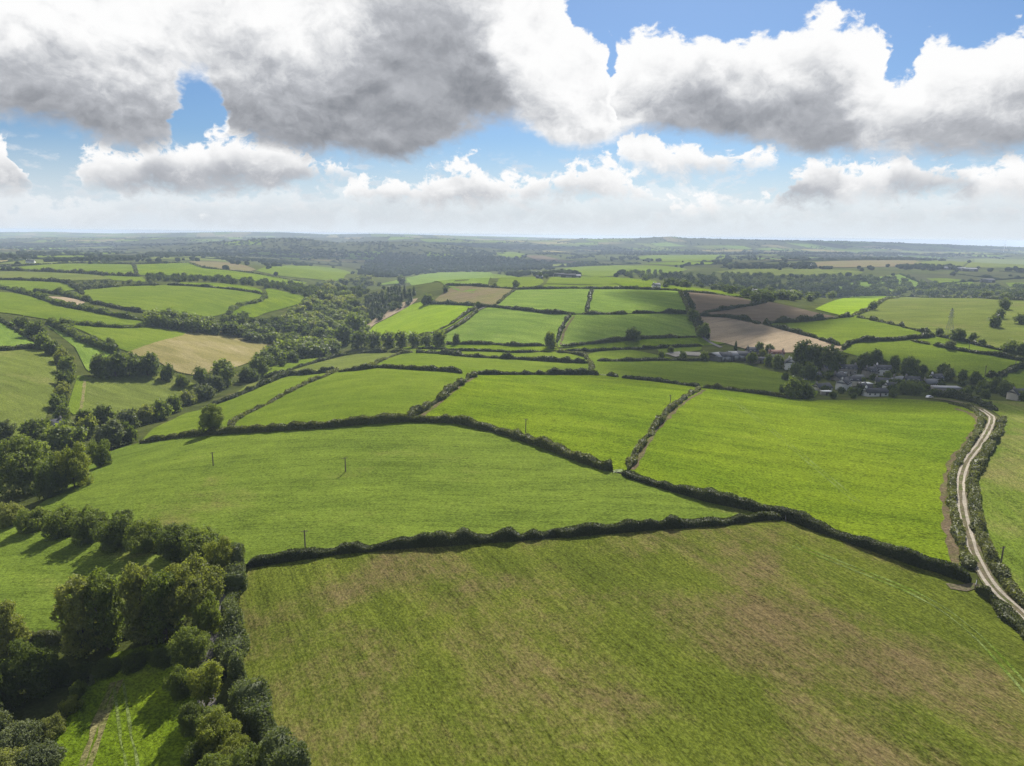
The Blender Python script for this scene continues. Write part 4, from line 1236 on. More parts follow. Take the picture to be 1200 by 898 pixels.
# ------------------------------------------------------------------ single trees and shrubs: foot (column,row), height in rows
T = [
 # stream side, near
 (30, 592, 78, 'round', 'leaf_mid', 'largest round-crowned tree, at the low corner of the smooth field', 'tree', 1.02),
 (88, 572, 54, 'round', 'leaf_lime', 'pale round tree beside the largest round tree', 'tree', 0.85),
 (62, 582, 44, 'bush', 'leaf_dark', 'dark bush tucked between the two rounded corner trees', 'shrub', 0.6),
 (118, 548, 32, 'bush', 'leaf_mid', 'rounded bush on the edge of the smooth field by the stream', 'shrub', 0.6),
 (76, 532, 38, 'spread', 'leaf_mid', 'spreading tree behind the pale round tree', 'tree', 1.0),
 (40, 530, 36, 'round', 'leaf_dark', 'dark tree behind the largest round tree', 'tree', 0.9),
 (130, 526, 34, 'spread', 'leaf_grey', 'grey green willow beside the stream', 'tree', 1.0),
 (104, 512, 26, 'bush', 'leaf_lime', 'yellowish bush among the stream willows', 'shrub', 0.6),
 (150, 520, 24, 'bush', 'leaf_dark', 'dark bush where the long clipped hedge begins', 'shrub', 0.6),
 (6, 526, 36, 'open', 'leaf_grey', 'thin grey tree at the edge of the shrubby lane belt', 'tree', 0.9),
 (150, 502, 22, 'bush', 'leaf_grey', 'pale grey willow bush over the stream', 'shrub', 0.8),
 # field hedge grown into trees
 (-14, 618, 34, 'bush', 'leaf_brown', 'brownish shrub starting the overgrown hedge row', 'shrub', 0.90),
 (12, 622, 32, 'bush', 'leaf_brown', 'olive shrub second along the overgrown hedge row', 'shrub', 0.90),
 (40, 628, 34, 'bush', 'leaf_mid', 'green shrub third along the overgrown hedge row', 'shrub', 0.90),
 (74, 634, 38, 'bush', 'leaf_mid', 'taller green shrub fourth along the overgrown hedge row', 'shrub', 0.84),
 (106, 640, 42, 'bush', 'leaf_dark', 'dark shrub fifth along the overgrown hedge row', 'shrub', 0.84),
 (142, 648, 48, 'bush', 'leaf_dark', 'biggest dark shrub in the overgrown hedge row', 'shrub', 0.84),
 (172, 652, 42, 'bush', 'leaf_mid', 'leafy shrub just past the biggest dark shrub of the row', 'shrub', 0.84),
 (206, 660, 48, 'bush', 'leaf_dark', 'dark leafy shrub near the end of the overgrown hedge row', 'shrub', 0.89),
 (238, 664, 46, 'bush', 'leaf_mid', 'shrub ending the overgrown hedge row at the lane', 'shrub', 0.79),
 (258, 684, 56, 'round', 'leaf_lime', 'pale leafy tree over the lane at the field corner', 'tree', 0.78),
 # tall trees in the small pasture
 (100, 786, 108, 'tall', 'leaf_brown', 'tall ash-like tree with bare stems at the paddock end', 'tree', 0.92),
 (128, 778, 104, 'tall', 'leaf_mid', 'tall slender tree beside the ash-like tree', 'tree', 0.80),
 (168, 772, 108, 'tall', 'leaf_brown', 'tall olive tree in the middle of the paddock clump', 'tree', 0.80),
 (194, 768, 96, 'tall', 'leaf_mid', 'green tree leaning on the olive paddock trees', 'tree', 0.75),
 (226, 752, 98, 'spread', 'leaf_brown', 'broad brown-tinted tree standing over the lane', 'tree', 0.80),
 (244, 758, 64, 'round', 'leaf_mid', 'smaller round tree below the brown-tinted lane tree', 'tree', 0.72),
 (12, 778, 72, 'tall', 'leaf_brown', 'brownish tree in the corner of the mown pasture', 'tree', 0.85),
 (40, 832, 88, 'round', 'leaf_dark', 'dark round tree over the paddock scrub', 'tree', 0.82),
 (0, 850, 70, 'round', 'leaf_dark', 'dark tree half hidden by the scrub', 'tree', 0.80),
 (24, 892, 44, 'bush', 'leaf_grey', 'grey willow scrub at the paddock corner', 'shrub', 0.95),
 (-16, 880, 50, 'bush', 'leaf_grey', 'grey scrub bush in front of the dark tree', 'shrub', 0.9),
 (50, 910, 40, 'bush', 'leaf_grey', 'low grey bush at the bottom of the scrub', 'shrub', 0.9),
 (8, 925, 48, 'bush', 'leaf_brown', 'olive bush under the grey scrub', 'shrub', 0.9),
 (62, 866, 26, 'bush', 'leaf_brown', 'reddish bramble clump beside the bright paddock', 'shrub', 1.0),
 (84, 838, 22, 'bush', 'leaf_lime', 'yellow green bramble beside the bright paddock', 'shrub', 0.9),
 (92, 820, 20, 'bush', 'leaf_mid', 'small leafy bush under the ash-like tree', 'shrub', 0.8),
 (108, 806, 16, 'conifer', 'leaf_grey', 'little pale conifer standing below the tall ash-like tree', 'conifer_tree', 1.3),
 (96, 800, 19, 'bush', 'leaf_dark', 'dark undergrowth put in for the deep shade at the foot of the ash-like tree', 'shrub', 1.45),  # dark bushes put in where the trees' deep shade lies
 (128, 792, 19, 'bush', 'leaf_dark', 'dark undergrowth put in for the deep shade under the tall slender tree', 'shrub', 1.45),
 (160, 786, 19, 'bush', 'leaf_dark', 'dark undergrowth put in for the deep shade in the middle of the paddock clump', 'shrub', 1.45),
 (190, 782, 19, 'bush', 'leaf_dark', 'dark undergrowth put in for the deep shade at the lane end of the paddock clump', 'shrub', 1.45),
 (66, 806, 30, 'bush', 'leaf_dark', 'dark bush put in for shade between the dark round tree and the paddock clump', 'shrub', 0.9),
 # lane side
 (224, 795, 59, 'round', 'leaf_mid', 'leafy lane-side tree above the gap where the lane shows', 'tree', 0.92),
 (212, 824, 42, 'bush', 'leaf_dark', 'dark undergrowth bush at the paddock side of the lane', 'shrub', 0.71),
 (242, 840, 67, 'open', 'leaf_lime', 'yellow green open tree with bare stems on the lane', 'tree', 0.94),
 (226, 868, 45, 'round', 'leaf_dark', 'dark tree between the open lane tree and the paddock', 'tree', 0.94),
 (258, 893, 61, 'round', 'leaf_lime', 'big yellow green tree low on the lane', 'tree', 0.99),
 (292, 926, 53, 'spread', 'leaf_mid', 'broad green tree closing the bottom of the lane', 'tree', 1.00),
 (252, 940, 56, 'round', 'leaf_mid', 'green tree partly cut by the picture bottom', 'tree', 1.00),
 (236, 812, 30, 'bush', 'leaf_mid', 'leafy bush between the upper lane-side trees', 'shrub', 0.95),
 (246, 862, 34, 'bush', 'leaf_mid', 'leafy bush under the yellow green open lane tree', 'shrub', 0.95),
 (236, 904, 36, 'bush', 'leaf_dark', 'dark bush at the paddock side of the big lane tree', 'shrub', 0.9),
 (276, 898, 34, 'bush', 'leaf_lime', 'yellow green bush against the roadside hedge', 'shrub', 0.9),
 (256, 800, 22, 'bush', 'leaf_grey', 'grey bush hanging over the lane', 'shrub', 0.8),
 # hedgerow and valley, middle distance
 (250, 508, 33, 'round', 'leaf_mid', 'lone round hedgerow tree casting a long shadow', 'tree', 0.98),
 (120, 443, 26, 'round', 'leaf_dark', 'dark tree at the start of the valley grove', 'tree', 1.0),
 (136, 442, 28, 'round', 'leaf_dark', 'second dark tree of the valley grove', 'tree', 1.0),
 (152, 441, 27, 'spread', 'leaf_dark', 'broad dark tree of the valley grove', 'tree', 0.9),
 (174, 441, 27, 'round', 'leaf_dark', 'dark tree ending the valley grove', 'tree', 1.0),
 (196, 446, 20, 'bush', 'leaf_dark', 'dark bush below the straw hillside', 'shrub', 0.55),
 (214, 454, 16, 'bush', 'leaf_mid', 'bush following the grove down the valley', 'shrub', 0.7),
 (236, 452, 22, 'round', 'leaf_mid', 'small tree by the straw hillside corner', 'tree', 0.9),
 (264, 450, 28, 'round', 'leaf_mid', 'rounded tree where the straw hillside meets the stream', 'tree', 1.0),
 (252, 458, 18, 'bush', 'leaf_grey', 'grey willow by the stream below the straw hillside', 'shrub', 0.9),
 (240, 468, 18, 'bush', 'leaf_grey', 'grey willow thicket beside the rounded hedge', 'shrub', 0.9),
 (222, 474, 17, 'bush', 'leaf_brown', 'brownish thicket above the narrow strip field', 'shrub', 0.8),
 (204, 484, 20, 'bush', 'leaf_dark', 'dark thicket at the top of the narrow strip field', 'shrub', 0.75),
 (188, 492, 22, 'bush', 'leaf_mid', 'green thicket beside the scrubby valley field', 'shrub', 0.8),
 (172, 496, 20, 'bush', 'leaf_brown', 'olive thicket beside the scrubby valley field', 'shrub', 0.8),
 (122, 496, 22, 'round', 'leaf_mid', 'round tree at the foot of the scrubby valley field', 'tree', 1.2),
 (100, 496, 16, 'bush', 'leaf_dark', 'dark bush closing the worn path', 'shrub', 0.8),
 (209, 452, 7, 'bush', 'leaf_mid', 'tiny lone bush in the scrubby valley field', 'shrub', 0.7),
 (26, 384, 13, 'bush', 'leaf_dark', 'shrub topping the shrubby lane belt', 'shrub', 0.9),
 (42, 396, 19, 'bush', 'leaf_dark', 'big dark shrub high on the shrubby lane belt', 'shrub', 0.85),
 (52, 410, 19, 'bush', 'leaf_mid', 'shrub below the big dark one on the lane belt', 'shrub', 0.75),
 (62, 416, 17, 'bush', 'leaf_dark', 'dark shrub at the bend of the lane belt', 'shrub', 0.75),
 (72, 426, 18, 'bush', 'leaf_brown', 'brownish shrub at the bend of the lane belt', 'shrub', 0.75),
 (80, 438, 20, 'bush', 'leaf_mid', 'leafy shrub opposite the mown strip top', 'shrub', 0.7),
 (78, 452, 18, 'bush', 'leaf_dark', 'dark shrub beside the mown strip', 'shrub', 0.7),
 (74, 466, 18, 'bush', 'leaf_brown', 'olive shrub beside the mown strip', 'shrub', 0.7),
 (70, 480, 18, 'bush', 'leaf_mid', 'green shrub low on the lane belt', 'shrub', 0.75),
 (74, 494, 18, 'bush', 'leaf_dark', 'dark shrub by the grey stream house', 'shrub', 0.75),
 (56, 508, 16, 'bush', 'leaf_mid', 'shrub in front of the grey stream house', 'shrub', 0.7),
 (78, 386, 13, 'bush', 'leaf_mid', 'round shrub where two hillside hedges part', 'shrub', 0.9),
 (130, 410, 14, 'round', 'leaf_dark', 'small dark tree ending the thick hillside hedge', 'tree', 0.9),
 # tree row and hill
 (424, 408, 20, 'round', 'leaf_dark', 'first dark tree of the row under the bright field', 'tree', 1.0),
 (438, 408, 19, 'round', 'leaf_dark', 'second dark tree of the row under the bright field', 'tree', 1.0),
 (455, 408, 18, 'round', 'leaf_dark', 'third dark tree of the row under the bright field', 'tree', 1.0),
 (470, 407, 18, 'spread', 'leaf_dark', 'fourth dark tree of the row under the bright field', 'tree', 0.9),
 (485, 407, 17, 'round', 'leaf_dark', 'fifth dark tree of the row under the bright field', 'tree', 1.0),
 (499, 407, 15, 'round', 'leaf_mid', 'sixth tree of the row under the bright field', 'tree', 1.0),
 (514, 407, 20, 'round', 'leaf_mid', 'taller tree ending the row at the lane', 'tree', 0.95),
 (535, 404, 12, 'round', 'leaf_dark', 'small lone tree just past the end of the row', 'tree', 0.95),
 (418, 396, 28, 'round', 'leaf_dark', 'big dark tree at the corner of the stubble margin', 'tree', 0.9),
 (404, 404, 22, 'round', 'leaf_dark', 'dark tree behind the first of the row', 'tree', 1.0),
 (645, 409, 19, 'round', 'leaf_mid', 'roadside tree at the foot of the climbing hedge', 'tree', 0.8),
 (741, 400, 16, 'spread', 'leaf_dark', 'lone dark round tree with its shadow on the hillside', 'tree', 1.0),
 (824, 396, 17, 'round', 'leaf_mid', 'green tree beside the hill lane', 'tree', 0.95),
 (812, 377, 14, 'round', 'leaf_dark', 'dark tree at the hill lane crossroads', 'tree', 0.9),
 (501, 357, 12, 'bush', 'leaf_dark', 'dark clump at the corner of the bright field', 'shrub', 0.8),
 (522, 343, 8, 'round', 'leaf_dark', 'small round tree at the hilltop hedge corner', 'tree', 1.0),
 (560, 361, 7, 'bush', 'leaf_dark', 'bush where the hill lanes meet', 'shrub', 0.9),
 (604, 337, 8, 'bush', 'leaf_dark', 'round bush on the little hilltop field', 'shrub', 0.9),
 (580, 337, 5, 'bush', 'leaf_dark', 'smaller round bush on the little hilltop field', 'shrub', 0.9),
 (746, 340, 5, 'round', 'leaf_dark', 'small tree on the hilltop hedge', 'tree', 1.0),
 (470, 333, 10, 'round', 'leaf_dark', 'dark tree on the edge of the far hilltop field', 'tree', 1.0),
 # right-hand slopes
 (1023, 364, 10, 'spread', 'leaf_dark', 'lone dark tree on the hedge by the wood edge field', 'tree', 1.0),
 (1176, 364, 14, 'round', 'leaf_dark', 'topmost of the three dark trees in the olive field', 'tree', 0.9),
 (1171, 374, 12, 'round', 'leaf_dark', 'middle of the three dark trees in the olive field', 'tree', 0.9),
 (1165, 384, 15, 'spread', 'leaf_dark', 'lowest of the three dark trees in the olive field', 'tree', 0.9),
 (1194, 380, 11, 'spread', 'leaf_dark', 'lone dark tree near the frame edge in the olive field', 'tree', 1.0),
 (1121, 400, 14, 'round', 'leaf_dark', 'big round tree beside the pylon', 'tree', 1.15),
 (1100, 394, 9, 'round', 'leaf_dark', 'small dark tree beside the pylon', 'tree', 1.1),
 (1140, 399, 9, 'round', 'leaf_dark', 'dark tree down the hedge from the pylon', 'tree', 1.2),
 (1150, 404, 7, 'bush', 'leaf_mid', 'bush down the hedge from the pylon', 'shrub', 1.0),
 (1182, 414, 15, 'bush', 'leaf_dark', 'dark thicket at the edge of the thorn tree wedge', 'shrub', 0.9),
 (1196, 418, 15, 'bush', 'leaf_dark', 'dark thicket by the frame edge', 'shrub', 0.9),
 (1113, 410, 11, 'spread', 'leaf_grey', 'lone thorn tree in the green wedge', 'tree', 0.9),
 (1032, 378, 4, 'bush', 'leaf_dark', 'small bush in the hedge under the pylon field', 'shrub', 1.0),
]
for t in T:
    plant(t[0], t[1], t[2], t[3], t[4], t[5], t[6], None, t[7])

# ------------------------------------------------------------------ village trees
VT = [
 (941, 432, 30, 'round', 'leaf_dark', 'tall dark tree between stubble and the gabled cottage'),
 (956, 432, 26, 'round', 'leaf_dark', 'round dark tree standing against the stubble'),
 (974, 436, 30, 'round', 'leaf_dark', 'dark tree at the foot of the curved farm lane'),
 (984, 434, 20, 'round', 'leaf_dark', 'dark tree behind the slate terrace'),
 (948, 446, 20, 'bush', 'leaf_dark', 'dark garden thicket below the tall village tree'),
 (932, 440, 14, 'bush', 'leaf_dark', 'hedge bush behind the gabled cottage'),
 (928, 467, 22, 'bush', 'leaf_mid', 'big bush in the hedge below the village'),
 (944, 468, 22, 'bush', 'leaf_dark', 'second big bush in the hedge below the village'),
 (916, 461, 9, 'bush', 'leaf_dark', 'small bush on the shaded field hedge'),
 (1000, 432, 11, 'round', 'leaf_dark', 'small tree above the slate terrace'),
 (1012, 434, 20, 'round', 'leaf_dark', 'dark tree over the village middle'),
 (1022, 432, 22, 'round', 'leaf_dark', 'tall dark tree over the village middle'),
 (1036, 434, 12, 'bush', 'leaf_dark', 'bush behind the dark roofed house with rooflights'),
 (1048, 432, 14, 'round', 'leaf_dark', 'little tree against the green village field'),
 (1066, 442, 22, 'round', 'leaf_dark', 'round dark tree beside the hipped slate house'),
 (1080, 440, 12, 'round', 'leaf_dark', 'small round tree past the hipped slate house'),
 (1092, 444, 10, 'bush', 'leaf_mid', 'garden bush above the flat roofed shed'),
 (1104, 442, 16, 'round', 'leaf_dark', 'dark tree above the flat roofed shed'),
 (1112, 446, 14, 'round', 'leaf_grey', 'grey tree beside the flat roofed shed'),
 (1128, 447, 13, 'round', 'leaf_dark', 'dark tree toward the village end'),
 (1142, 450, 14, 'bush', 'leaf_dark', 'dark bush toward the village end'),
 (1150, 458, 12, 'bush', 'leaf_dark', 'dark bush under the village end hedge'),
 (1166, 460, 17, 'round', 'leaf_dark', 'broad dark tree at the village end'),
 (1178, 464, 18, 'round', 'leaf_dark', 'dark tree before the last village house'),
 (1134, 465, 11, 'bush', 'leaf_dark', 'round bush beside the track top hedge'),
 (1154, 467, 11, 'bush', 'leaf_dark', 'round bush along the striped field edge'),
 (1196, 470, 12, 'bush', 'leaf_dark', 'dark hedge bush at the frame edge'),
 (1060, 462, 16, 'bush', 'leaf_dark', 'dark garden bush below the hipped slate house'),
 (1072, 463, 16, 'bush', 'leaf_dark', 'dark thicket at the head of the gravel track'),
 (1046, 466, 10, 'bush', 'leaf_dark', 'bush at the end of the white walled bungalow'),
 (1000, 467, 7, 'bush', 'leaf_dark', 'low bush between the white house and the bright field'),
 (976, 467, 8, 'bush', 'leaf_dark', 'low bush in front of the twin gabled bungalow'),
 (1040, 444, 9, 'bush', 'leaf_dark', 'garden shrub beside the hipped slate house'),
 (1012, 448, 6, 'bush', 'leaf_mid', 'garden shrub beside the flat white roof'),
 (996, 460, 6, 'bush', 'leaf_mid', 'garden shrub in front of the white gabled house'),
 (890, 416, 14, 'round', 'leaf_dark', 'dark tree behind the dormer house'),
 (902, 417, 13, 'round', 'leaf_dark', 'dark tree beside the red roofed house'),
 (880, 426, 13, 'round', 'leaf_mid', 'green tree in front of the dormer house'),
 (900, 428, 12, 'round', 'leaf_mid', 'green tree in front of the red roofed house'),
 (912, 431, 15, 'round', 'leaf_mid', 'leafy tree beside the gabled cottage'),
 (893, 420, 10, 'round', 'leaf_brown', 'copper leaved tree between the farm houses'),
 (862, 410, 10, 'conifer', 'leaf_conifer', 'dark cypress behind the pale farm shed'),
 (826, 423, 11, 'bush', 'leaf_mid', 'bush in front of the pale farm shed'),
 (800, 421, 9, 'bush', 'leaf_mid', 'bush on the edge of the concrete yard'),
 (786, 413, 7, 'bush', 'leaf_mid', 'small bush beside the concrete yard'),
 (775, 419, 8, 'bush', 'leaf_mid', 'bush in the farm paddock hedge'),
 (920, 446, 9, 'bush', 'leaf_dark', 'bush below the gabled cottage'),
 (935, 452, 10, 'bush', 'leaf_dark', 'bush at the corner of the shaded field'),
]
for px, py, h, k, leaf, lab in VT:
    plant(px, py, h, k, leaf, lab, 'conifer_tree' if k == 'conifer' else ('shrub' if k == 'bush' else 'tree'), None, 0.72 if k == 'bush' else 1.0)


# ------------------------------------------------------------------ woods: trees one can tell apart, nearest first
def scatter(poly, n, seed, min_px=4.0):
    r = np.random.default_rng(seed)
    xs = [p[0] for p in poly]; ys = [p[1] for p in poly]
    got = []
    tries = 0
    while len(got) < n and tries < n * 60:
        tries += 1
        p = (r.uniform(min(xs), max(xs)), r.uniform(min(ys), max(ys)))
        if not in_poly([p[0]], [p[1]], poly)[0]:
            continue
        sep = min_px * (0.35 + 0.65 * (p[1] - min(ys)) / (max(ys) - min(ys) + 1e-6))
        if any(abs(p[0] - q[0]) < sep * 1.3 and abs(p[1] - q[1]) < sep * 0.5 for q in got):
            continue
        got.append(p)
    return got


WOODS = [
 ('tree on the wooded valley side above the green wedge', 'trees on the wooded valley side', [(330,378),(345,366),(362,355),(385,350),(405,352),(422,362),(436,376),(428,392),(404,396),(360,390),(318,384)], 52, 7, 11, ['leaf_mid', 'leaf_brown', 'leaf_lime', 'leaf_dark', 'leaf_mid'], 'round'),
 ('tree in the wood round the white cottage', 'trees in the wood round the white cottage', [(168,378),(190,378),(215,382),(250,388),(300,394),(345,404),(350,412),(330,412),(300,402),(250,394),(215,390),(190,386)], 34, 8, 14, ['leaf_dark', 'leaf_dark', 'leaf_mid'], 'round'),
 ('stream-side tree between the straw hillside and the tree row', 'trees along the stream', [(285,444),(300,434),(330,420),(350,412),(390,405),(410,409),(390,416),(350,424),(318,436),(292,447)], 18, 8, 15, ['leaf_dark', 'leaf_mid'], 'round'),
 ('conifer in the dark plantation over the stubble margin', 'conifers in the plantation', [(424,366),(432,350),(445,340),(470,338),(486,345),(484,354),(465,366),(446,374),(430,374)], 40, 3.5, 11, ['leaf_conifer'], 'conifer'),
 ('tree at the top of the wooded valley under the ridge field', 'trees at the head of the wooded valley', [(362,350),(372,336),(400,330),(432,326),(445,332),(430,344),(405,352),(385,352)], 26, 5, 11, ['leaf_dark', 'leaf_dark', 'leaf_mid', 'leaf_brown'], 'round'),
 ('tree along the front edge of the big wood', 'trees along the front of the big wood', [(880,356),(910,352),(940,354),(978,351),(990,347),(975,343),(940,346),(900,348)], 20, 5, 10, ['leaf_dark', 'leaf_mid'], 'round'),
 ('tree along the wood edge above the long dark hedge', 'trees above the long dark hedge', [(990,347),(1050,347),(1120,349),(1200,352),(1200,345),(1120,342),(1050,341),(1000,342)], 26, 5, 10, ['leaf_dark', 'leaf_mid', 'leaf_dark'], 'round'),
]
LEAFWORD = {'leaf_dark': 'dark green', 'leaf_mid': 'mid green', 'leaf_lime': 'yellow green', 'leaf_brown': 'brownish', 'leaf_conifer': 'deep green', 'leaf_grey': 'grey green'}
for lab, grp, poly, n, sep, hm, leaves, kind in WOODS:
    for px, py in sorted(scatter(poly, n, len(lab), sep), key=lambda q: q[1]):
        P = gp(px, py)
        lf = random.choice(leaves)
        plant_at(P, hm * random.uniform(0.72, 1.2), kind, lf, LEAFWORD[lf] + ' ' + lab, 'conifer_tree' if kind == 'conifer' else 'tree', grp, 1.25 if kind != 'conifer' else 1.3)


# ------------------------------------------------------------------ woods that read as one mass
def mass(name, label, spots, mat, seed, near=True, hm=10, wide=1.0):
    """one canopy of many crowns; spots are ground points"""
    r = np.random.default_rng(seed)
    Vs, Qs, Ts, tn, off = [], [], [], [], 0
    for P in spots:
        h = hm * r.uniform(0.65, 1.25)
        if near:
            V, Q, Tt, tone = PROTO['mass%d' % r.integers(3)][2]
            keep = None
            a = r.uniform(0, 6.283); s = h / 9.6; w = s * wide * r.uniform(0.9, 1.15)
            R = np.array([[math.cos(a) * w, -math.sin(a) * w, 0], [math.sin(a) * w, math.cos(a) * w, 0], [0, 0, s]])
            W = V @ R.T + P
            Vs.append(W); Qs.append(Q + off)
            if Tt is not None:
                Ts.append(Tt + off)
            tn.append(np.clip(tone + r.normal(0, 0.15), 0, 1)); off += len(V)
        else:
            W = ICO_V * r.uniform(0.75, 1.2, (12, 1)) * np.array([h * 0.48 * wide, h * 0.48 * wide, h * 0.52]) + P + np.array([0, 0, h * 0.42])
            Vs.append(W); Ts.append(ICO_F + off); tn.append(np.full(12, r.uniform(0.1, 0.8))); off += 12
    if not Vs:
        return
    me = mesh_np(name, np.vstack(Vs), np.vstack(Qs) if Qs else None, np.vstack(Ts) if Ts else None, {'tone': np.concatenate(tn)})
    link(name, me, M[mat], kind='stuff', label=label)


def spots_px(poly, n, seed):
    r = np.random.default_rng(seed)
    xs = [p[0] for p in poly]; ys = [p[1] for p in poly]
    p = np.stack([r.uniform(min(xs), max(xs), n * 4), r.uniform(min(ys), max(ys), n * 4)], 1)
    p = p[in_poly(p[:, 0], p[:, 1], poly)][:n]
    return ground_pts(p) if len(p) else []


mass('woodland', 'low trees filling the wooded valley side', spots_px([(316,384),(345,366),(362,354),(385,350),(408,350),(424,360),(438,374),(430,394),(404,398),(360,392)], 90, 15), 'leaf_mid', 15, True, 8, 1.2)
mass('woodland', 'low trees filling the head of the wooded valley', spots_px([(362,350),(372,334),(400,328),(436,324),(448,332),(432,346),(405,352),(385,352)], 60, 16), 'leaf_mass', 16, True, 8, 1.2)
mass('woodland', 'young trees thickening the conifer plantation', spots_px([(418,368),(430,348),(445,338),(475,337),(490,346),(486,354),(465,366),(446,376),(426,378)], 70, 17), 'leaf_conifer', 17, True, 7, 1.1)
mass('woodland', 'thicket along the stream between the straw hillside and the tree row', spots_px([(280,446),(300,432),(330,419),(350,411),(395,403),(412,408),(390,416),(350,425),(318,437),(292,450)], 30, 18), 'leaf_mass', 18, True, 6, 1.2)
mass('garden_trees', 'low garden trees and bushes filling the village', spots_px([(930,448),(950,438),(975,428),(1000,428),(1030,430),(1060,436),(1090,440),(1130,446),(1185,456),(1185,466),(1140,466),(1080,464),(1060,464),(1000,464),(960,462)], 60, 19), 'leaf_mass', 19, True, 4.6, 1.2)
mass('woodland', 'big dark wood filling the valley behind the village', spots_px([(776,338),(790,326),(830,322),(880,322),(940,325),(1000,325),(1060,330),(1100,334),(1150,338),(1200,338),(1240,342),(1240,352),(1150,349),(1050,347),(985,349),(940,352),(900,356),(860,346),(820,338)], 640, 5), 'leaf_mass', 5, True, 10, 1.2)
mass('woodland', 'small wood on the hilltop beside the bright fields', spots_px([(730,326),(745,318),(775,320),(800,322),(790,328),(765,331),(745,329)], 40, 6), 'leaf_mass', 6, True, 9)
mass('woodland', 'band of scrub and trees across the far slope', spots_px([(168,331),(176,325),(230,326),(280,329),(330,333),(370,338),(392,350),(368,352),(335,342),(308,338),(250,331),(200,331)], 170, 7), 'leaf_mass', 7, True, 8)
mass('woodland', 'scrubby belt below the far slope hedge', spots_px([(92,333),(120,331),(165,332),(190,333),(188,336),(150,337),(100,340),(86,338)], 40, 8), 'leaf_grey', 8, True, 6)
mass('woodland', 'tree belt below the wedge field', spots_px([(262,376),(300,375),(350,385),(400,397),(420,402),(395,402),(345,394),(300,384),(262,380)], 50, 9), 'leaf_mass', 9, True, 9)
mass('woodland', 'tree belt around the distant hilltop farm', spots_px([(574,320),(600,318),(640,322),(652,324),(645,328),(600,325)], 22, 10), 'leaf_mass', 10, True, 8)

# ------------------------------------------------------------------ far country: fields, hedgerows and woods past what can be picked apart
fr = np.random.default_rng(21)
M['leaf_far'] = leaf_mat('far_canopy_self_shade', (0.012, 0.020, 0.008), (0.034, 0.044, 0.016), trans=0.0, spec=0.0)  # both far canopies: base colour darkened to carry the canopy's self-shade
M['leaf_far_light'] = leaf_mat('far_canopy_self_shade_lighter', (0.018, 0.028, 0.010), (0.046, 0.056, 0.020), trans=0.0, spec=0.0)
FAR_MATS = ['mid', 'bright', 'olive', 'cool', 'straw', 'fallow', 'heath', 'heath', 'olive', 'heath', 'heath', 'heath']
cells = {k: ([], []) for k in set(FAR_MATS)}
far_h = []
rot = math.radians(17)
cr, sr = math.cos(rot), math.sin(rot)


def far_node(i, j):
    rr = np.random.default_rng((i + 500) * 1009 + (j + 500))
    u = (i + rr.uniform(-0.30, 0.30)) * 190.0
    v = (j + rr.uniform(-0.30, 0.30)) * 150.0
    v = v * (1 + v / 9000.0)
    return np.array([u * cr - v * sr, u * sr + v * cr])


nodes = {}
for jj in range(-12, 54):
    for ii in range(-36, 44):
        nodes[(ii, jj)] = far_node(ii, jj)
keys = list(nodes)
NP = np.array([nodes[k] for k in keys])
NZ = terrain(NP[:, 0], NP[:, 1])
nx, ny = to_px(np.column_stack([NP, NZ]))
info = {k: (NP[q, 0], NP[q, 1], nx[q], ny[q]) for q, k in enumerate(keys)}


def covered(px, py):
    px = np.asarray(px, float); py = np.asarray(py, float)
    r = np.zeros(px.shape, bool)
    for f in FIELD_PX:
        ys = [p[1] for p in f]
        if min(ys) > 345:
            continue
        r |= in_poly(px, py, f)
    return r


for (ii, jj) in keys:
    ks = [(ii, jj), (ii + 1, jj), (ii + 1, jj + 1), (ii, jj + 1)]
    if not all(k in info for k in ks):
        continue
    q = np.array([info[k] for k in ks])
    c = q.mean(0)
    R = math.hypot(c[0], c[1])
    if c[1] < 700 or R < 1050 or R > 11000 or not (-120 < c[2] < 1320) or c[3] > 336 or c[3] < 266:
        continue
    if covered([c[2], *q[:, 2]], [c[3], *q[:, 3]]).any():
        continue
    B = np.clip(1.0, 0, 1)
    t = np.linspace(0, 1, 5)
    U, Vv = np.meshgrid(t, t)
    ins = 0.97
    U = 0.5 + (U - 0.5) * ins; Vv = 0.5 + (Vv - 0.5) * ins
    P = ((1 - U) * (1 - Vv))[..., None] * q[0, :2] + (U * (1 - Vv))[..., None] * q[1, :2] + (U * Vv)[..., None] * q[2, :2] + ((1 - U) * Vv)[..., None] * q[3, :2]
    P = P.reshape(-1, 2)
    Z = terrain(P[:, 0], P[:, 1])
    P3 = np.column_stack([P, Z]); P3[:, 2] += lift_at(P3) * 0.9
    # more woodland and heath in the dark middle hills, brighter farmland on the flats
    wood = (430 < c[2] < 640 and 286 < c[3] < 318) or (160 < c[2] < 460 and 279 < c[3] < 296)
    mt = FAR_MATS[int(fr.integers(len(FAR_MATS)))]
    if wood and fr.random() < 0.85:
        mt = 'heath'
    lst, qs = cells[mt]
    base = sum(len(x) for x in lst)
    lst.append(P3); qs.append(grid_quads(5, 5) + base)
    for a, b in ((0, 1), (1, 2)):
        if fr.random() < 0.85:
            far_h.append((q[a, :2], q[b, :2], R))
FN = {'mid': 'green', 'bright': 'bright green', 'olive': 'olive', 'cool': 'cool green', 'straw': 'straw coloured', 'fallow': 'brown', 'heath': 'dark heathy'}
for mt, (lst, qs) in cells.items():
    if lst:
        link('distant_fields', mesh_np('distant_fields', np.vstack(lst), np.vstack(qs), smooth_shade=True), M[mt], kind='structure', label=FN[mt] + ' fields scattered over the far country')
Vs, Qs, tn, off = [], [], [], 0
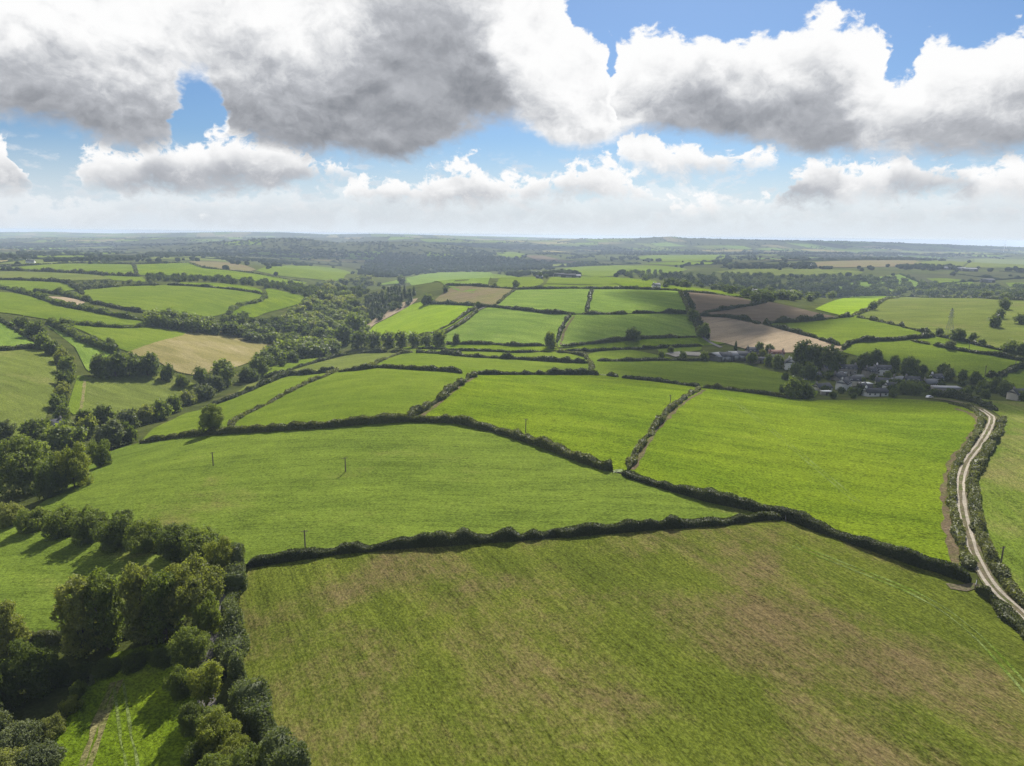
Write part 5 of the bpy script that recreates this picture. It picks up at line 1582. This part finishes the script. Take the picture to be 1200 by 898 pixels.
for a, b, R in far_h:
    L = np.linalg.norm(b - a)
    n = max(3, int(L / (4 + R * 0.003)))
    t = np.linspace(0, 1, n)[:, None]
    C = a + (b - a) * t + np.column_stack([np.sin(t[:, 0] * 9) * 2, np.cos(t[:, 0] * 7) * 2])
    d = (b - a) / L
    nr = np.array([d[1], -d[0]])
    z = terrain(C[:, 0], C[:, 1])
    h = 2.6 + 1.6 * fr.random(n) + np.where(fr.random(n) < 0.16, 5.0, 0) 
    w = 1.9 + fr.random(n) * 1.4 + np.where(h > 6, 2.0, 0)
    rows = [np.column_stack([C + nr * (s * w)[:, None], z + k * h]) for s, k in ((-1, -0.1), (-0.8, 0.75), (0, 1.0), (0.8, 0.75), (1, -0.1))]
    V = np.stack(rows, 1).reshape(-1, 3)
    Vs.append(V); Qs.append(grid_quads(n, 5) + off); off += len(V); tn.append(np.repeat(fr.random(n), 5))
link('distant_hedgerows', mesh_np('distant_hedgerows', np.vstack(Vs), np.vstack(Qs), None, {'tone': np.concatenate(tn)}), M['leaf_far'], kind='stuff', label='dark network of hedgerows over the far country')

# far woods: clumps by noise, thick in the dark valley
n = 60000
u = fr.uniform(-150, 1350, n)
Yd = np.exp(fr.uniform(math.log(1300), math.log(10600), n))
X = (u - 600) / FOC * Yd
Z = terrain(X, Yd)
px, py = to_px(np.column_stack([X, Yd, Z]))
wv = np.zeros(n)
for th, ph, wl in [(0.3, 1.0, 420), (1.4, 2.0, 530), (2.3, 0.3, 310), (0.9, 4.0, 800), (2.8, 5.0, 240)]:
    wv += np.sin((X * math.cos(th) + Yd * math.sin(th)) * 6.283 / wl + ph)
valley = in_poly(px, py, [(420,322),(430,306),(470,296),(560,300),(640,308),(650,316),(600,318),(520,320),(450,326)])
hillw = in_poly(px, py, [(170,300),(230,290),(300,281),(360,281),(440,286),(500,287),(600,296),(640,304),(560,302),(430,304),(300,302)])
moor = in_poly(px, py, [(690,292),(760,290),(900,293),(1010,296),(1110,300),(1110,306),(900,303),(700,300)])
keep = (wv > 1.75) | (valley) | (hillw & (wv > -0.8)) | (moor & (wv > -0.3)) | (fr.random(n) < 0.02)
keep &= ~covered(px, py)
keep &= (py < 326)
S = np.column_stack([X, Yd, Z])[keep]
mass('distant_woodland', 'dark woods and hedgerow trees over the far hills', S[: len(S) // 2], 'leaf_far', 31, False, 11, 1.35)
mass('distant_woodland', 'lighter woods and hedgerow trees over the far hills', S[len(S) // 2:], 'leaf_far_light', 32, False, 10, 1.35)
print('far trees', len(S), 'far cells', sum(len(v[0]) for v in cells.values()), 'trees', len(TREES))

print('tris', sum(sum(len(p.vertices) - 2 for p in m.polygons) for m in bpy.data.meshes))

# ------------------------------------------------------------------ buildings
M['slate'] = plain('grey_slate', (0.060, 0.062, 0.070), 0.95, 0.3, 1.2, 0.1)
M['slate_pale'] = plain('weathered_pale_roof', (0.13, 0.135, 0.145), 0.95, 0.25, 0.8, 0.1)
M['red_tile'] = plain('dull_red_tile', (0.15, 0.065, 0.045), 0.8, 0.3, 1.5)
M['fibre'] = plain('fibre_cement_sheet', (0.24, 0.245, 0.26), 0.9, 0.2, 0.6, 0.15)
M['white_render'] = plain('white_render', (0.62, 0.62, 0.60), 0.85, 0.1, 0.8)
M['cream_render'] = plain('cream_render', (0.48, 0.45, 0.38), 0.85, 0.12, 0.8)
M['stone'] = plain('grey_stone', (0.22, 0.205, 0.18), 0.9, 0.3, 2.5)
M['shed_side'] = plain('dark_shed_cladding', (0.09, 0.09, 0.095), 0.7, 0.3, 1.0)
M['frame'] = plain('white_frame', (0.7, 0.7, 0.7), 0.5, 0.05, 1.0)
M['door'] = plain('dark_door', (0.06, 0.05, 0.045), 0.5, 0.2, 1.0)
M['timber'] = plain('weathered_timber', (0.12, 0.10, 0.08), 0.9, 0.3, 3.0)
M['steel'] = plain('galvanised_steel', (0.22, 0.23, 0.24), 0.45, 0.15, 1.0, 0.5, 0.6)
M['ceramic'] = plain('brown_insulator', (0.10, 0.06, 0.04), 0.3, 0.1, 1.0, 0.6)
M['white_gloss'] = plain('white_turbine_paint', (0.7, 0.71, 0.72), 0.4, 0.03, 0.2)
M['tyre'] = plain('black_rubber', (0.02, 0.02, 0.02), 0.8, 0.1, 1.0)
M['car_white'] = plain('white_car_paint', (0.65, 0.65, 0.65), 0.25, 0.03, 0.2, 0.6)
M['car_silver'] = plain('silver_car_paint', (0.35, 0.36, 0.38), 0.25, 0.03, 0.2, 0.6)
_m, _t, _o = new_mat('window_glass')
_p = _t.node('ShaderNodeBsdfPrincipled')
_p.inputs['Base Color'].default_value = (0.03, 0.035, 0.04, 1)
_p.inputs['Roughness'].default_value = 0.08
_t.l.new(_p.outputs[0], _o.inputs[0])
M['glass'] = _m


def box_mesh(name, boxes):
    V, Q = [], []
    for (x0, x1, y0, y1, z0, z1) in boxes:
        b = len(V)
        V += [(x0, y0, z0), (x1, y0, z0), (x1, y1, z0), (x0, y1, z0), (x0, y0, z1), (x1, y0, z1), (x1, y1, z1), (x0, y1, z1)]
        Q += [(b, b + 3, b + 2, b + 1), (b + 4, b + 5, b + 6, b + 7), (b, b + 1, b + 5, b + 4), (b + 1, b + 2, b + 6, b + 5), (b + 2, b + 3, b + 7, b + 6), (b + 3, b, b + 4, b + 7)]
    return mesh_np(name, np.array(V, float), np.array(Q))


def house(px, py, w, d, h, rise, rz, roof, wall, label, name='house', cat='house', chimneys=1, storeys=2, hip=False, windows=True, porch=False, group=None):
    P = gp(px, py)
    if py > 390:
        w, d, h, rise = w * 0.86, d * 0.86, h * 0.9, rise * 0.86
    root = empty(name, (P[0], P[1], P[2] + 0.15), rz, (1, 1, 1), label, cat, group)
    a, b = w / 2, d / 2
    V = [(-a, -b, -1), (a, -b, -1), (a, b, -1), (-a, b, -1), (-a, -b, h), (a, -b, h), (a, b, h), (-a, b, h)]
    Q = [(0, 1, 5, 4), (1, 2, 6, 5), (2, 3, 7, 6), (3, 0, 4, 7)]
    Tt = None
    hx = a * 0.45 if hip else 0
    if not hip:
        V += [(-a, 0, h + rise), (a, 0, h + rise)]
        Tt = [(4, 7, 8), (6, 5, 9)]
    link('wall', mesh_np('wall', np.array(V, float), np.array(Q), np.array(Tt) if Tt else None), M[wall], root)
    o = 0.35
    rr = rise * (b + o) / b
    e = h - rise * o / b
    x0, x1 = -a - o, a + o
    i0, i1 = (-a + hx + b * 0.3, a - hx - b * 0.3) if hip else (x0, x1)
    top = h + rise + 0.16
    RV = [(x0, -b - o, e), (x1, -b - o, e), (i1, 0, top), (i0, 0, top), (x0, b + o, e), (x1, b + o, e),
          (x0, -b - o, e - 0.16), (x1, -b - o, e - 0.16), (x0, b + o, e - 0.16), (x1, b + o, e - 0.16), (i0, 0, top - 0.2), (i1, 0, top - 0.2)]
    RQ = [(0, 1, 2, 3), (5, 4, 3, 2), (6, 7, 1, 0), (9, 8, 4, 5), (7, 6, 10, 11), (8, 9, 11, 10)]
    RT = [(4, 0, 3), (1, 5, 2), (0, 4, 8), (0, 8, 6), (1, 7, 9), (1, 9, 5)] if hip else [(0, 3, 10), (0, 10, 6), (3, 4, 8), (3, 8, 10), (2, 1, 7), (2, 7, 11), (5, 2, 11), (5, 11, 9)]
    rf = link('roof', mesh_np('roof', np.array(RV, float), np.array(RQ), np.array(RT)), M[roof], root)
    for k in range(chimneys):
        cxp = (-a + 0.7) if k == 0 else (a - 0.7)
        link('chimney', box_mesh('chimney', [(cxp - 0.45, cxp + 0.45, -0.4, 0.4, h + rise - 0.9, h + rise + 1.1), (cxp - 0.25, cxp + 0.25, -0.2, 0.2, h + rise + 1.102, h + rise + 1.5)]), M['stone' if wall != 'white_render' else 'white_render'], rf)
    if windows:
        n = max(2, int(w / 2.8))
        for sy in (-1, 1):
            for st in range(storeys):
                for k in range(n):
                    x = -a + (k + 0.5) * w / n
                    z = 0.9 + st * 2.5
                    if st == 0 and k == n // 2:
                        y = sy * b
                        dr = link('door', box_mesh('door', [(x - 0.45, x + 0.45, min(y, y + sy * 0.05), max(y, y + sy * 0.05), 0.02, 2.05)]), M['door'], root)
                        continue
                    y = sy * b
                    fr_ = link('window', box_mesh('window', [(x - 0.62, x + 0.62, min(y, y + sy * 0.05), max(y, y + sy * 0.05), z, z + 1.15)]), M['frame'], root)
                    y2 = sy * (b + 0.05)
                    link('pane', box_mesh('pane', [(x - 0.52, x - 0.03, min(y2, y2 + sy * 0.012), max(y2, y2 + sy * 0.012), z + 0.1, z + 1.05), (x + 0.03, x + 0.52, min(y2, y2 + sy * 0.012), max(y2, y2 + sy * 0.012), z + 0.1, z + 1.05)]), M['glass'], fr_)
    if porch:
        link('porch', box_mesh('porch', [(-1.2, 1.2, -b - 1.6, -b - 0.002, 0, 2.3)]), M['white_render'], root)
    return root


def barn(px, py, w, d, h, rise, rz, roof, label, group=None):
    root = house(px, py, w, d, h, rise, rz, roof, 'shed_side', label, 'barn', 'barn', 0, 1, windows=False, group=group)
    link('barn_door', box_mesh('barn_door', [(-w * 0.2, w * 0.2, -d / 2 - 0.08, -d / 2 - 0.004, 0, h * 0.82)]), M['steel'], root)
    return root


HS = [
 (963, 458, 12, 8, 2.7, 2.6, 0.35, 'slate', 'cream_render', 'twin gabled bungalow with dark slate roof above the field hedge', 1, 1, False, True),
 (988, 456, 13, 8, 4.6, 3.2, 0.9, 'slate', 'white_render', 'large house with a bright white gable end in the village', 1, 2, False, False),
 (1005, 446, 8, 6, 2.6, 1.6, 0.1, 'slate_pale', 'white_render', 'low pale roofed house in the middle of the village', 0, 1, False, False),
 (1019, 441, 11, 7, 4.6, 2.8, 0.5, 'slate', 'stone', 'grey stone house behind the flat white roof', 2, 2, False, False),
 (1034, 439, 11, 7, 4.6, 2.8, -0.2, 'slate', 'white_render', 'dark roofed house under the tall village trees', 1, 2, False, False),
 (1054, 450, 12, 9, 3.0, 2.8, 0.15, 'slate_pale', 'stone', 'hipped slate house beside the round dark tree', 1, 1, True, False),
 (1025, 464, 15, 7, 2.8, 2.4, 0.06, 'slate', 'white_render', 'long white walled bungalow facing the bright field', 1, 1, False, False),
 (974, 437, 14, 7, 4.6, 2.6, 0.1, 'slate', 'stone', 'slate roofed terrace end by the curved farm lane', 2, 2, False, False),
 (992, 438, 14, 7, 4.6, 2.6, -0.1, 'slate', 'stone', 'slate roofed terrace end toward the village middle', 2, 2, False, False),
 (1034, 451, 10, 7, 2.8, 2.4, -0.4, 'slate', 'cream_render', 'dark roofed bungalow beside the hipped slate house', 1, 1, False, False),
 (958, 443, 7, 5, 2.6, 1.8, 0.8, 'slate', 'white_render', 'small white cottage under the dark garden thicket', 1, 1, False, False),
 (882, 417, 12, 7, 4.6, 3.0, 0.1, 'slate', 'stone', 'dormer house with dark slate roof by the farm', 2, 2, False, False),
 (909, 420, 13, 7, 4.6, 2.6, -0.15, 'red_tile', 'cream_render', 'dull red roofed house against the stubble', 2, 2, False, False),
 (925, 432, 8, 9, 5.0, 3.4, 1.45, 'slate', 'white_render', 'gabled cottage with two white chimneys', 2, 2, False, False),
 (890, 425, 12, 6, 2.8, 2.0, 0.0, 'slate', 'stone', 'low stone outhouse between the farm trees', 0, 1, False, False),
 (1088, 453, 10, 7, 3.0, 2.4, 0.3, 'slate_pale', 'stone', 'grey roofed house above the flat shed', 1, 1, False, False),
 (1194, 469, 12, 8, 4.6, 2.8, 0.2, 'slate', 'cream_render', 'last village house behind the striped field', 1, 2, False, False),
 (62, 506, 12, 8, 4.6, 3.0, 0.9, 'slate', 'stone', 'grey slate house hidden in the stream trees', 2, 2, False, False),
 (214, 379, 11, 7, 4.8, 2.8, 0.5, 'slate', 'white_render', 'white cottage in the wood below the dome field', 1, 2, False, False),
 (36, 309, 16, 9, 5.2, 3.0, 0.2, 'slate', 'white_render', 'white farmhouse far off beyond the dark strip field', 1, 2, False, False),
 (769, 338, 10, 7, 4.0, 2.8, 0.3, 'slate_pale', 'white_render', 'white house on the hilltop beside the wood', 1, 2, False, False),
 (890, 343, 12, 8, 5.0, 3.0, 0.2, 'slate_pale', 'white_render', 'pale house half hidden in the big wood', 1, 2, False, False),
 (884, 346, 10, 7, 5.0, 3.0, 0.6, 'slate_pale', 'white_render', 'second pale house in the big wood', 1, 2, False, False),
 (928, 313, 14, 9, 5.0, 3.0, 0.2, 'slate', 'white_render', 'distant white house beyond the big wood', 1, 2, False, False),
 (953, 313, 14, 9, 5.0, 3.0, -0.2, 'slate', 'white_render', 'distant white house by the brown moor field', 1, 2, False, False),
 (1055, 300, 16, 10, 5.0, 3.0, -0.2, 'slate', 'white_render', 'tiny white house under the moor', 1, 2, False, False),
 (976, 294, 18, 10, 5.0, 3.0, 0.2, 'slate', 'white_render', 'tiny white house high under the moor', 1, 2, False, False),
]
for (px, py, w, d, h, rise, rz, roof, wall, lab, ch, st, hip, porch) in HS:
    house(px, py, w, d, h, rise, rz, roof, wall, lab, chimneys=ch, storeys=st, hip=hip, porch=porch)
BS = [
 (838, 422, 10, 18, 4.2, 2.4, 0.55, 'fibre', 'pale roofed barn nearest the concrete yard'),
 (849, 422, 10, 16, 4.4, 2.4, 0.05, 'slate', 'dark open barn in the middle of the farm'),
 (860, 421, 11, 16, 4.6, 2.2, 0.02, 'fibre', 'light grey roofed barn in the middle of the farm'),
 (871, 421, 11, 15, 4.4, 2.4, -0.5, 'slate', 'dark barn at the house end of the farm'),
 (634, 322, 22, 12, 4.5, 2.4, 0.1, 'fibre', 'pale long shed of the distant hilltop farm'),
 (643, 323, 20, 12, 4.5, 2.4, -0.1, 'fibre', 'second pale shed of the distant hilltop farm'),
 (655, 325, 18, 12, 4.5, 2.4, 0.2, 'slate', 'dark shed of the distant hilltop farm'),
 (666, 326, 24, 12, 4.5, 2.4, 0.0, 'slate', 'long dark shed of the distant hilltop farm'),
 (676, 326, 12, 9, 3.5, 2.0, 0.1, 'fibre', 'small pale shed at the end of the hilltop farm'),
 (632, 327, 10, 8, 3.5, 2.0, 0.3, 'fibre', 'small pale shed below the hilltop farm'),
 (1136, 318, 34, 16, 5.5, 2.6, 0.05, 'fibre', 'big bright shed of the far farm under the moor'),
 (1126, 317, 24, 14, 5.0, 2.4, 0.2, 'fibre', 'smaller bright shed of the far farm under the moor'),
 (1109, 316, 16, 10, 4.5, 2.4, -0.2, 'fibre', 'white shed beside the far trees'),
 (1157, 331, 26, 14, 5.0, 2.6, 0.15, 'slate_pale', 'grey shed at the end of the big wood'),
]
for (px, py, w, d, h, rise, rz, roof, lab) in BS:
    barn(px, py, w, d, h, rise, rz, roof, lab)


def flat_shed(px, py, w, d, h, rz, label, mat='fibre'):
    P = gp(px, py)
    root = empty('shed', (P[0], P[1], P[2] + 0.1), rz, (1, 1, 1), label, 'shed')
    link('wall', box_mesh('wall', [(-w / 2, w / 2, -d / 2, d / 2, -0.6, h)]), M['stone'], root)
    link('roof', box_mesh('roof', [(-w / 2 - 0.2, w / 2 + 0.2, -d / 2 - 0.2, d / 2 + 0.2, h + 0.002, h + 0.22)]), M[mat], root)
    link('door', box_mesh('door', [(-1.1, 1.1, -d / 2 - 0.06, -d / 2 - 0.003, 0, 2.0)]), M['door'], root)
    return root


flat_shed(1014, 454, 7, 5, 2.6, 0.1, 'flat white roofed garage in the village', 'white_render')
flat_shed(1108, 460, 16, 7, 3.2, -0.05, 'long flat roofed grey shed near the track')
flat_shed(987, 441, 4, 4, 2.4, 0.3, 'small white roofed hut behind the white gabled house', 'white_render')
flat_shed(968, 463, 6, 3, 2.2, 0.1, 'white lean-to in front of the twin gabled bungalow', 'white_render')


# ------------------------------------------------------------------ poles, pylon, turbine, cars, gate
def pole(px, py, h_px, label, arm=True):
    P = gp(px, py)
    h = h_px * depth_of(P) / FOC / 0.955
    root = empty('utility_pole', (P[0], P[1], P[2]), 0.35, (1, 1, 1), label, 'pole', 'wooden poles across the fields')
    v, q = tube([(0, 0, -0.6), (0, 0, h * 0.5), (0, 0, h)], [0.21, 0.19, 0.16], 8)
    link('shaft', mesh_np('shaft', v, q, smooth_shade=True), M['timber'], root)
    if arm:
        link('crossarm', box_mesh('crossarm', [(-0.9, 0.9, 0.13, 0.24, h - 0.5, h - 0.36)]), M['timber'], root)
        for x in (-0.75, 0.0, 0.75):
            v, q = tube([(x, 0.18, h - 0.358), (x, 0.18, h - 0.2), (x, 0.18, h - 0.08)], [0.03, 0.07, 0.04], 6)
            link('insulator', mesh_np('insulator', v, q, smooth_shade=True), M['ceramic'], root)
    return root, P + np.array([0, 0, h])


PL = [
 (358, 648, 27, 'wooden pole beside the hedge of the patchy brown field'),
 (250, 547, 17, 'wooden pole in the smooth field below the lone hedgerow tree'),
 (405, 554, 18, 'wooden pole in the middle of the smooth field'),
 (616, 510, 19, 'wooden pole in the bright middle field'),
 (785, 478, 15, 'wooden pole standing in the curved brown bank'),
 (1173, 660, 20, 'wooden pole beside the gravel track hedge'),
 (1154, 441, 12, 'thin pole behind the village end'),
 (1189, 434, 12, 'thin pole near the village end hedge'),
 (1135, 413, 10, 'thin pole in the thorn tree wedge'),
]
tops = {}
for px, py, hp, lab in PL:
    tops[(px, py)] = pole(px, py, hp, lab)[1]


def lattice(root, name, segs, mat, rad):
    Vs, Qs, off = [], [], 0
    for a, b in segs:
        v, q = tube([a, (np.array(a) + np.array(b)) / 2, b], [rad, rad, rad], 4)
        Vs.append(v); Qs.append(q + off); off += len(v)
    return link(name, mesh_np(name, np.vstack(Vs), np.vstack(Qs)), M[mat], root)


P = gp(1112, 392)
hp = 31 * depth_of(P) / FOC
root = empty('electricity_pylon', tuple(P), 0.5, (1, 1, 1), 'grey lattice pylon standing in the brown and green field', 'pylon')
lev = [(0, 2.6), (0.25, 1.9), (0.5, 1.2), (0.68, 0.8), (0.85, 0.6), (1.0, 0.15)]
for sx, sy in ((-1, -1), (1, -1), (1, 1), (-1, 1)):
    lattice(root, 'leg', [((sx * lev[k][1], sy * lev[k][1], lev[k][0] * hp), (sx * lev[k + 1][1], sy * lev[k + 1][1], lev[k + 1][0] * hp)) for k in range(5)], 'steel', 0.11)
br = []
for k in range(5):
    (f0, w0), (f1, w1) = lev[k], lev[k + 1]
    for (ax, ay), (bx, by) in (((-1, -1), (1, -1)), ((1, -1), (1, 1)), ((1, 1), (-1, 1)), ((-1, 1), (-1, -1))):
        br += [((ax * w0, ay * w0, f0 * hp), (bx * w1, by * w1, f1 * hp)), ((bx * w0, by * w0, f0 * hp), (ax * w1, ay * w1, f1 * hp))]
o = lattice(root, 'bracing', br, 'steel', 0.06)
for f, wd in ((0.68, 4.2), (0.80, 3.4), (0.90, 2.8)):
    ar = lattice(root, 'crossarm', [((-wd, 0, f * hp), (wd, 0, f * hp)), ((-wd, 0, f * hp), (0, 0, (f + 0.06) * hp)), ((wd, 0, f * hp), (0, 0, (f + 0.06) * hp))], 'steel', 0.10)
    for x in (-wd * 0.95, wd * 0.95):
        v, q = tube([(x, 0, f * hp - 0.1), (x, 0, f * hp - 0.6), (x, 0, f * hp - 1.2)], [0.1, 0.14, 0.1], 6)
        link('insulator', mesh_np('insulator', v, q), M['ceramic'], ar)

P = gp(1176, 296)
hh = 9 * depth_of(P) / FOC
root = empty('wind_turbine', tuple(P), 0.3, (1, 1, 1), 'small white wind turbine on the far moor skyline', 'wind turbine')
v, q = tube([(0, 0, -2), (0, 0, hh * 0.5), (0, 0, hh)], [hh * 0.03, hh * 0.022, hh * 0.014], 8)
link('tower', mesh_np('tower', v, q, smooth_shade=True), M['white_gloss'], root)
link('nacelle', box_mesh('nacelle', [(-hh * 0.03, hh * 0.03, -hh * 0.05, hh * 0.10, hh * 1.002, hh * 1.06)]), M['white_gloss'], root)
v, q = tube([(0, -hh * 0.052, hh * 1.03), (0, -hh * 0.08, hh * 1.03), (0, -hh * 0.10, hh * 1.03)], [hh * 0.03, hh * 0.025, 0.01], 8)
link('hub', mesh_np('hub', v, q), M['white_gloss'], root)
for k in range(3):
    a = 0.4 + k * 2.0944
    d = np.array([math.sin(a), 0, math.cos(a)])
    c0 = np.array([0, -hh * 0.07, hh * 1.03])
    v, q = tube([c0 + d * hh * 0.02, c0 + d * hh * 0.2, c0 + d * hh * 0.62], [hh * 0.016, hh * 0.022, hh * 0.006], 5)
    link('blade', mesh_np('blade', v, q), M['white_gloss'], root)


def car(px, py, rz, paint, label):
    P = gp(px, py)
    root = empty('parked_car', (P[0], P[1], P[2] + 0.28), rz, (1, 1, 1), label, 'car')
    prof = [(-2.1, 0.35), (-2.1, 0.85), (-1.75, 0.95), (-1.45, 1.42), (0.35, 1.45), (1.05, 0.98), (2.0, 0.85), (2.1, 0.4)]
    n = len(prof)
    V = [(x, -0.86, z) for x, z in prof] + [(x, 0.86, z) for x, z in prof]
    me = bpy.data.meshes.new('body')
    me.from_pydata(V, [], [tuple(range(n))[::-1], tuple(range(n, 2 * n))] + [(k, (k + 1) % n, n + (k + 1) % n, n + k) for k in range(n)])
    me.materials.append(M[paint])
    link('body', me, M[paint], root)
    for sy in (-1, 1):
        y0, y1 = sorted((sy * 0.862, sy * 0.875))
        link('window', box_mesh('window', [(-1.3, 0.35, y0, y1, 0.98, 1.34)]), M['glass'], root)
        for x in (-1.3, 1.3):
            v, q = tube([(x, sy * 0.72, 0.32), (x, sy * 0.82, 0.32), (x, sy * 0.9, 0.32)], [0.32, 0.33, 0.2], 12)
            link('wheel', mesh_np('wheel', v, q), M['tyre'], root)
    return root


car(1089, 467, 0.4, 'car_white', 'white car parked at the head of the gravel track')
car(1100, 459, 0.1, 'car_white', 'white car parked before the flat grey shed')
car(946, 446, 0.3, 'car_silver', 'silver car parked below the gabled cottage')
for i_, (px, py, w, rz, rf, wl, lab) in enumerate((
    (982, 445, 10, 0.5, 'slate', 'stone', 'stone cottage behind the large white gabled house'),
    (1000, 452, 9, -0.3, 'slate', 'cream_render', 'cream cottage below the low pale roofed house'),
    (1044, 457, 10, 0.3, 'slate', 'white_render', 'white cottage beside the long white walled bungalow'),
    (1068, 452, 10, -0.2, 'slate', 'stone', 'stone cottage under the round dark tree'),
    (1010, 458, 9, 0.7, 'slate', 'stone', 'stone cottage behind the long white walled bungalow'),
    (1096, 449, 9, 0.2, 'slate', 'white_render', 'white cottage above the long flat roofed shed'))):
    house(px, py, w, 6.5, 4.2 if i_ % 2 else 2.8, 2.6, rz, rf, wl, lab, chimneys=1, storeys=2 if i_ % 2 else 1)
car(1040, 461, 0.2, 'car_silver', 'silver car beside the long white bungalow')


def gate(px, py, rz, label, w=3.6):
    P = gp(px, py)
    root = empty('field_gate', (P[0], P[1], P[2] + 0.25), rz, (1, 1, 1), label, 'gate')
    for z in (0.2, 0.42, 0.62, 0.84, 1.1):
        v, q = tube([(-w / 2, 0, z), (0, 0, z), (w / 2, 0, z)], [0.03] * 3, 6)
        link('rail', mesh_np('rail', v, q), M['steel'], root)
    for x in (-w / 2 - 0.12, w / 2 + 0.12):
        v, q = tube([(x, 0, -0.5), (x, 0, 0.6), (x, 0, 1.35)], [0.11, 0.11, 0.10], 8)
        link('post', mesh_np('post', v, q), M['timber'], root)


gate(1143, 689, 0.9, 'metal field gate where the patchy field meets the track')
gate(724, 555, 0.3, 'metal field gate in the gap of the long clipped hedge')
gate(920, 610, 1.3, 'metal field gate at the end of the long dark hedge')
gate(707, 441, 0.1, 'metal field gate by the hollow lane')

# ------------------------------------------------------------------ unseen clouds added above the view to cast the patches of shade
_m, _t, _o = new_mat('shade_cloud_vapour')
_v = _t.node('ShaderNodeVolumePrincipled')
_v.inputs['Color'].default_value = (1, 1, 1, 1)
_v.inputs['Density'].default_value = 0.014
_v.inputs['Anisotropy'].default_value = 0.5
_t.l.new(_v.outputs[0], _o.inputs['Volume'])
M['vapour'] = _m


def cloud(label, shade_px, alt, rx, ry, rz_, seed):
    """a cumulus placed so that its shade falls on the given ground"""
    P = gp(*shade_px) if len(shade_px) == 2 else np.array(shade_px)
    t = (alt - P[2]) / sun_vec.z
    c = P + np.array(sun_vec) * t
    r = np.random.default_rng(seed)
    import bmesh
    bm = bmesh.new()
    bmesh.ops.create_icosphere(bm, subdivisions=4, radius=1.0)
    ph = r.uniform(0, 6.28, 12)
    for v in bm.verts:
        x, y, z = v.co
        n = 0.16 * math.sin(3.1 * x + ph[0]) * math.sin(2.7 * y + ph[1]) + 0.13 * math.sin(5.3 * y + ph[2] + z * 3) * math.sin(4.7 * x + ph[3]) + 0.07 * math.sin(9 * x + ph[4]) * math.sin(8 * y + ph[5] + 4 * z)
        k = 1 + 1.5 * n
        zz = z * (1.25 if z > 0 else 0.45)
        v.co = (x * k * rx, y * k * ry, zz * k * rz_)
    me = bpy.data.meshes.new('cloud')
    bm.to_mesh(me); bm.free()
    o = link('cloud', me, M['vapour'], kind='stuff', label=label)
    o.location = c
    return o


cloud('grey unseen cumulus added to shade the village', (1030, 454), 760, 190, 85, 60, 1)
cloud('grey unseen cumulus added to shade the ploughed hill', (850, 356), 800, 125, 120, 70, 2)
cloud('small unseen cumulus added to shade the lone round tree', (775, 384), 760, 95, 50, 50, 3)
for lab, px, dist, rx, ry, seed in (
    ('broad unseen cumulus added to shade the wooded valley', 540, 3000, 620, 380, 4),
    ('broad unseen cumulus added to shade the far slope', 300, 3100, 620, 420, 5),
    ('unseen cumulus added to shade the big wood', 880, 1500, 260, 170, 7),
    ('long unseen cumulus added to shade the far hills', 120, 4600, 900, 600, 8),
    ('long unseen cumulus added to shade the moor', 900, 4300, 1000, 560, 9),
    ('long unseen cumulus added to shade the middle hills', 560, 5000, 900, 620, 10),
    ('great unseen cumulus added to shade the far moor', 1000, 6200, 1300, 700, 11),
    ('great unseen cumulus added to shade the skyline', 350, 7200, 1700, 900, 12)):
    X = (px - 600) / FOC * dist
    cloud(lab, (X, dist, float(terrain(X, dist))), 0.56 * dist + 220, rx, ry, 60 + 0.02 * dist, seed)

# ------------------------------------------------------------------ haze
_m, _t, _o = new_mat('thin_haze')
_v = _t.node('ShaderNodeVolumePrincipled')
_v.inputs['Color'].default_value = (0.54, 0.66, 0.87, 1)
_v.inputs['Density'].default_value = 0.000092
_v.inputs['Anisotropy'].default_value = 0.25
_t.l.new(_v.outputs[0], _o.inputs['Volume'])
hb = box_mesh('haze', [(-13200, 13200, -13200, 13200, -75, 93)])
hz_o = link('haze', hb, _m, kind='stuff', label='thin pale blue haze lying over the whole country')
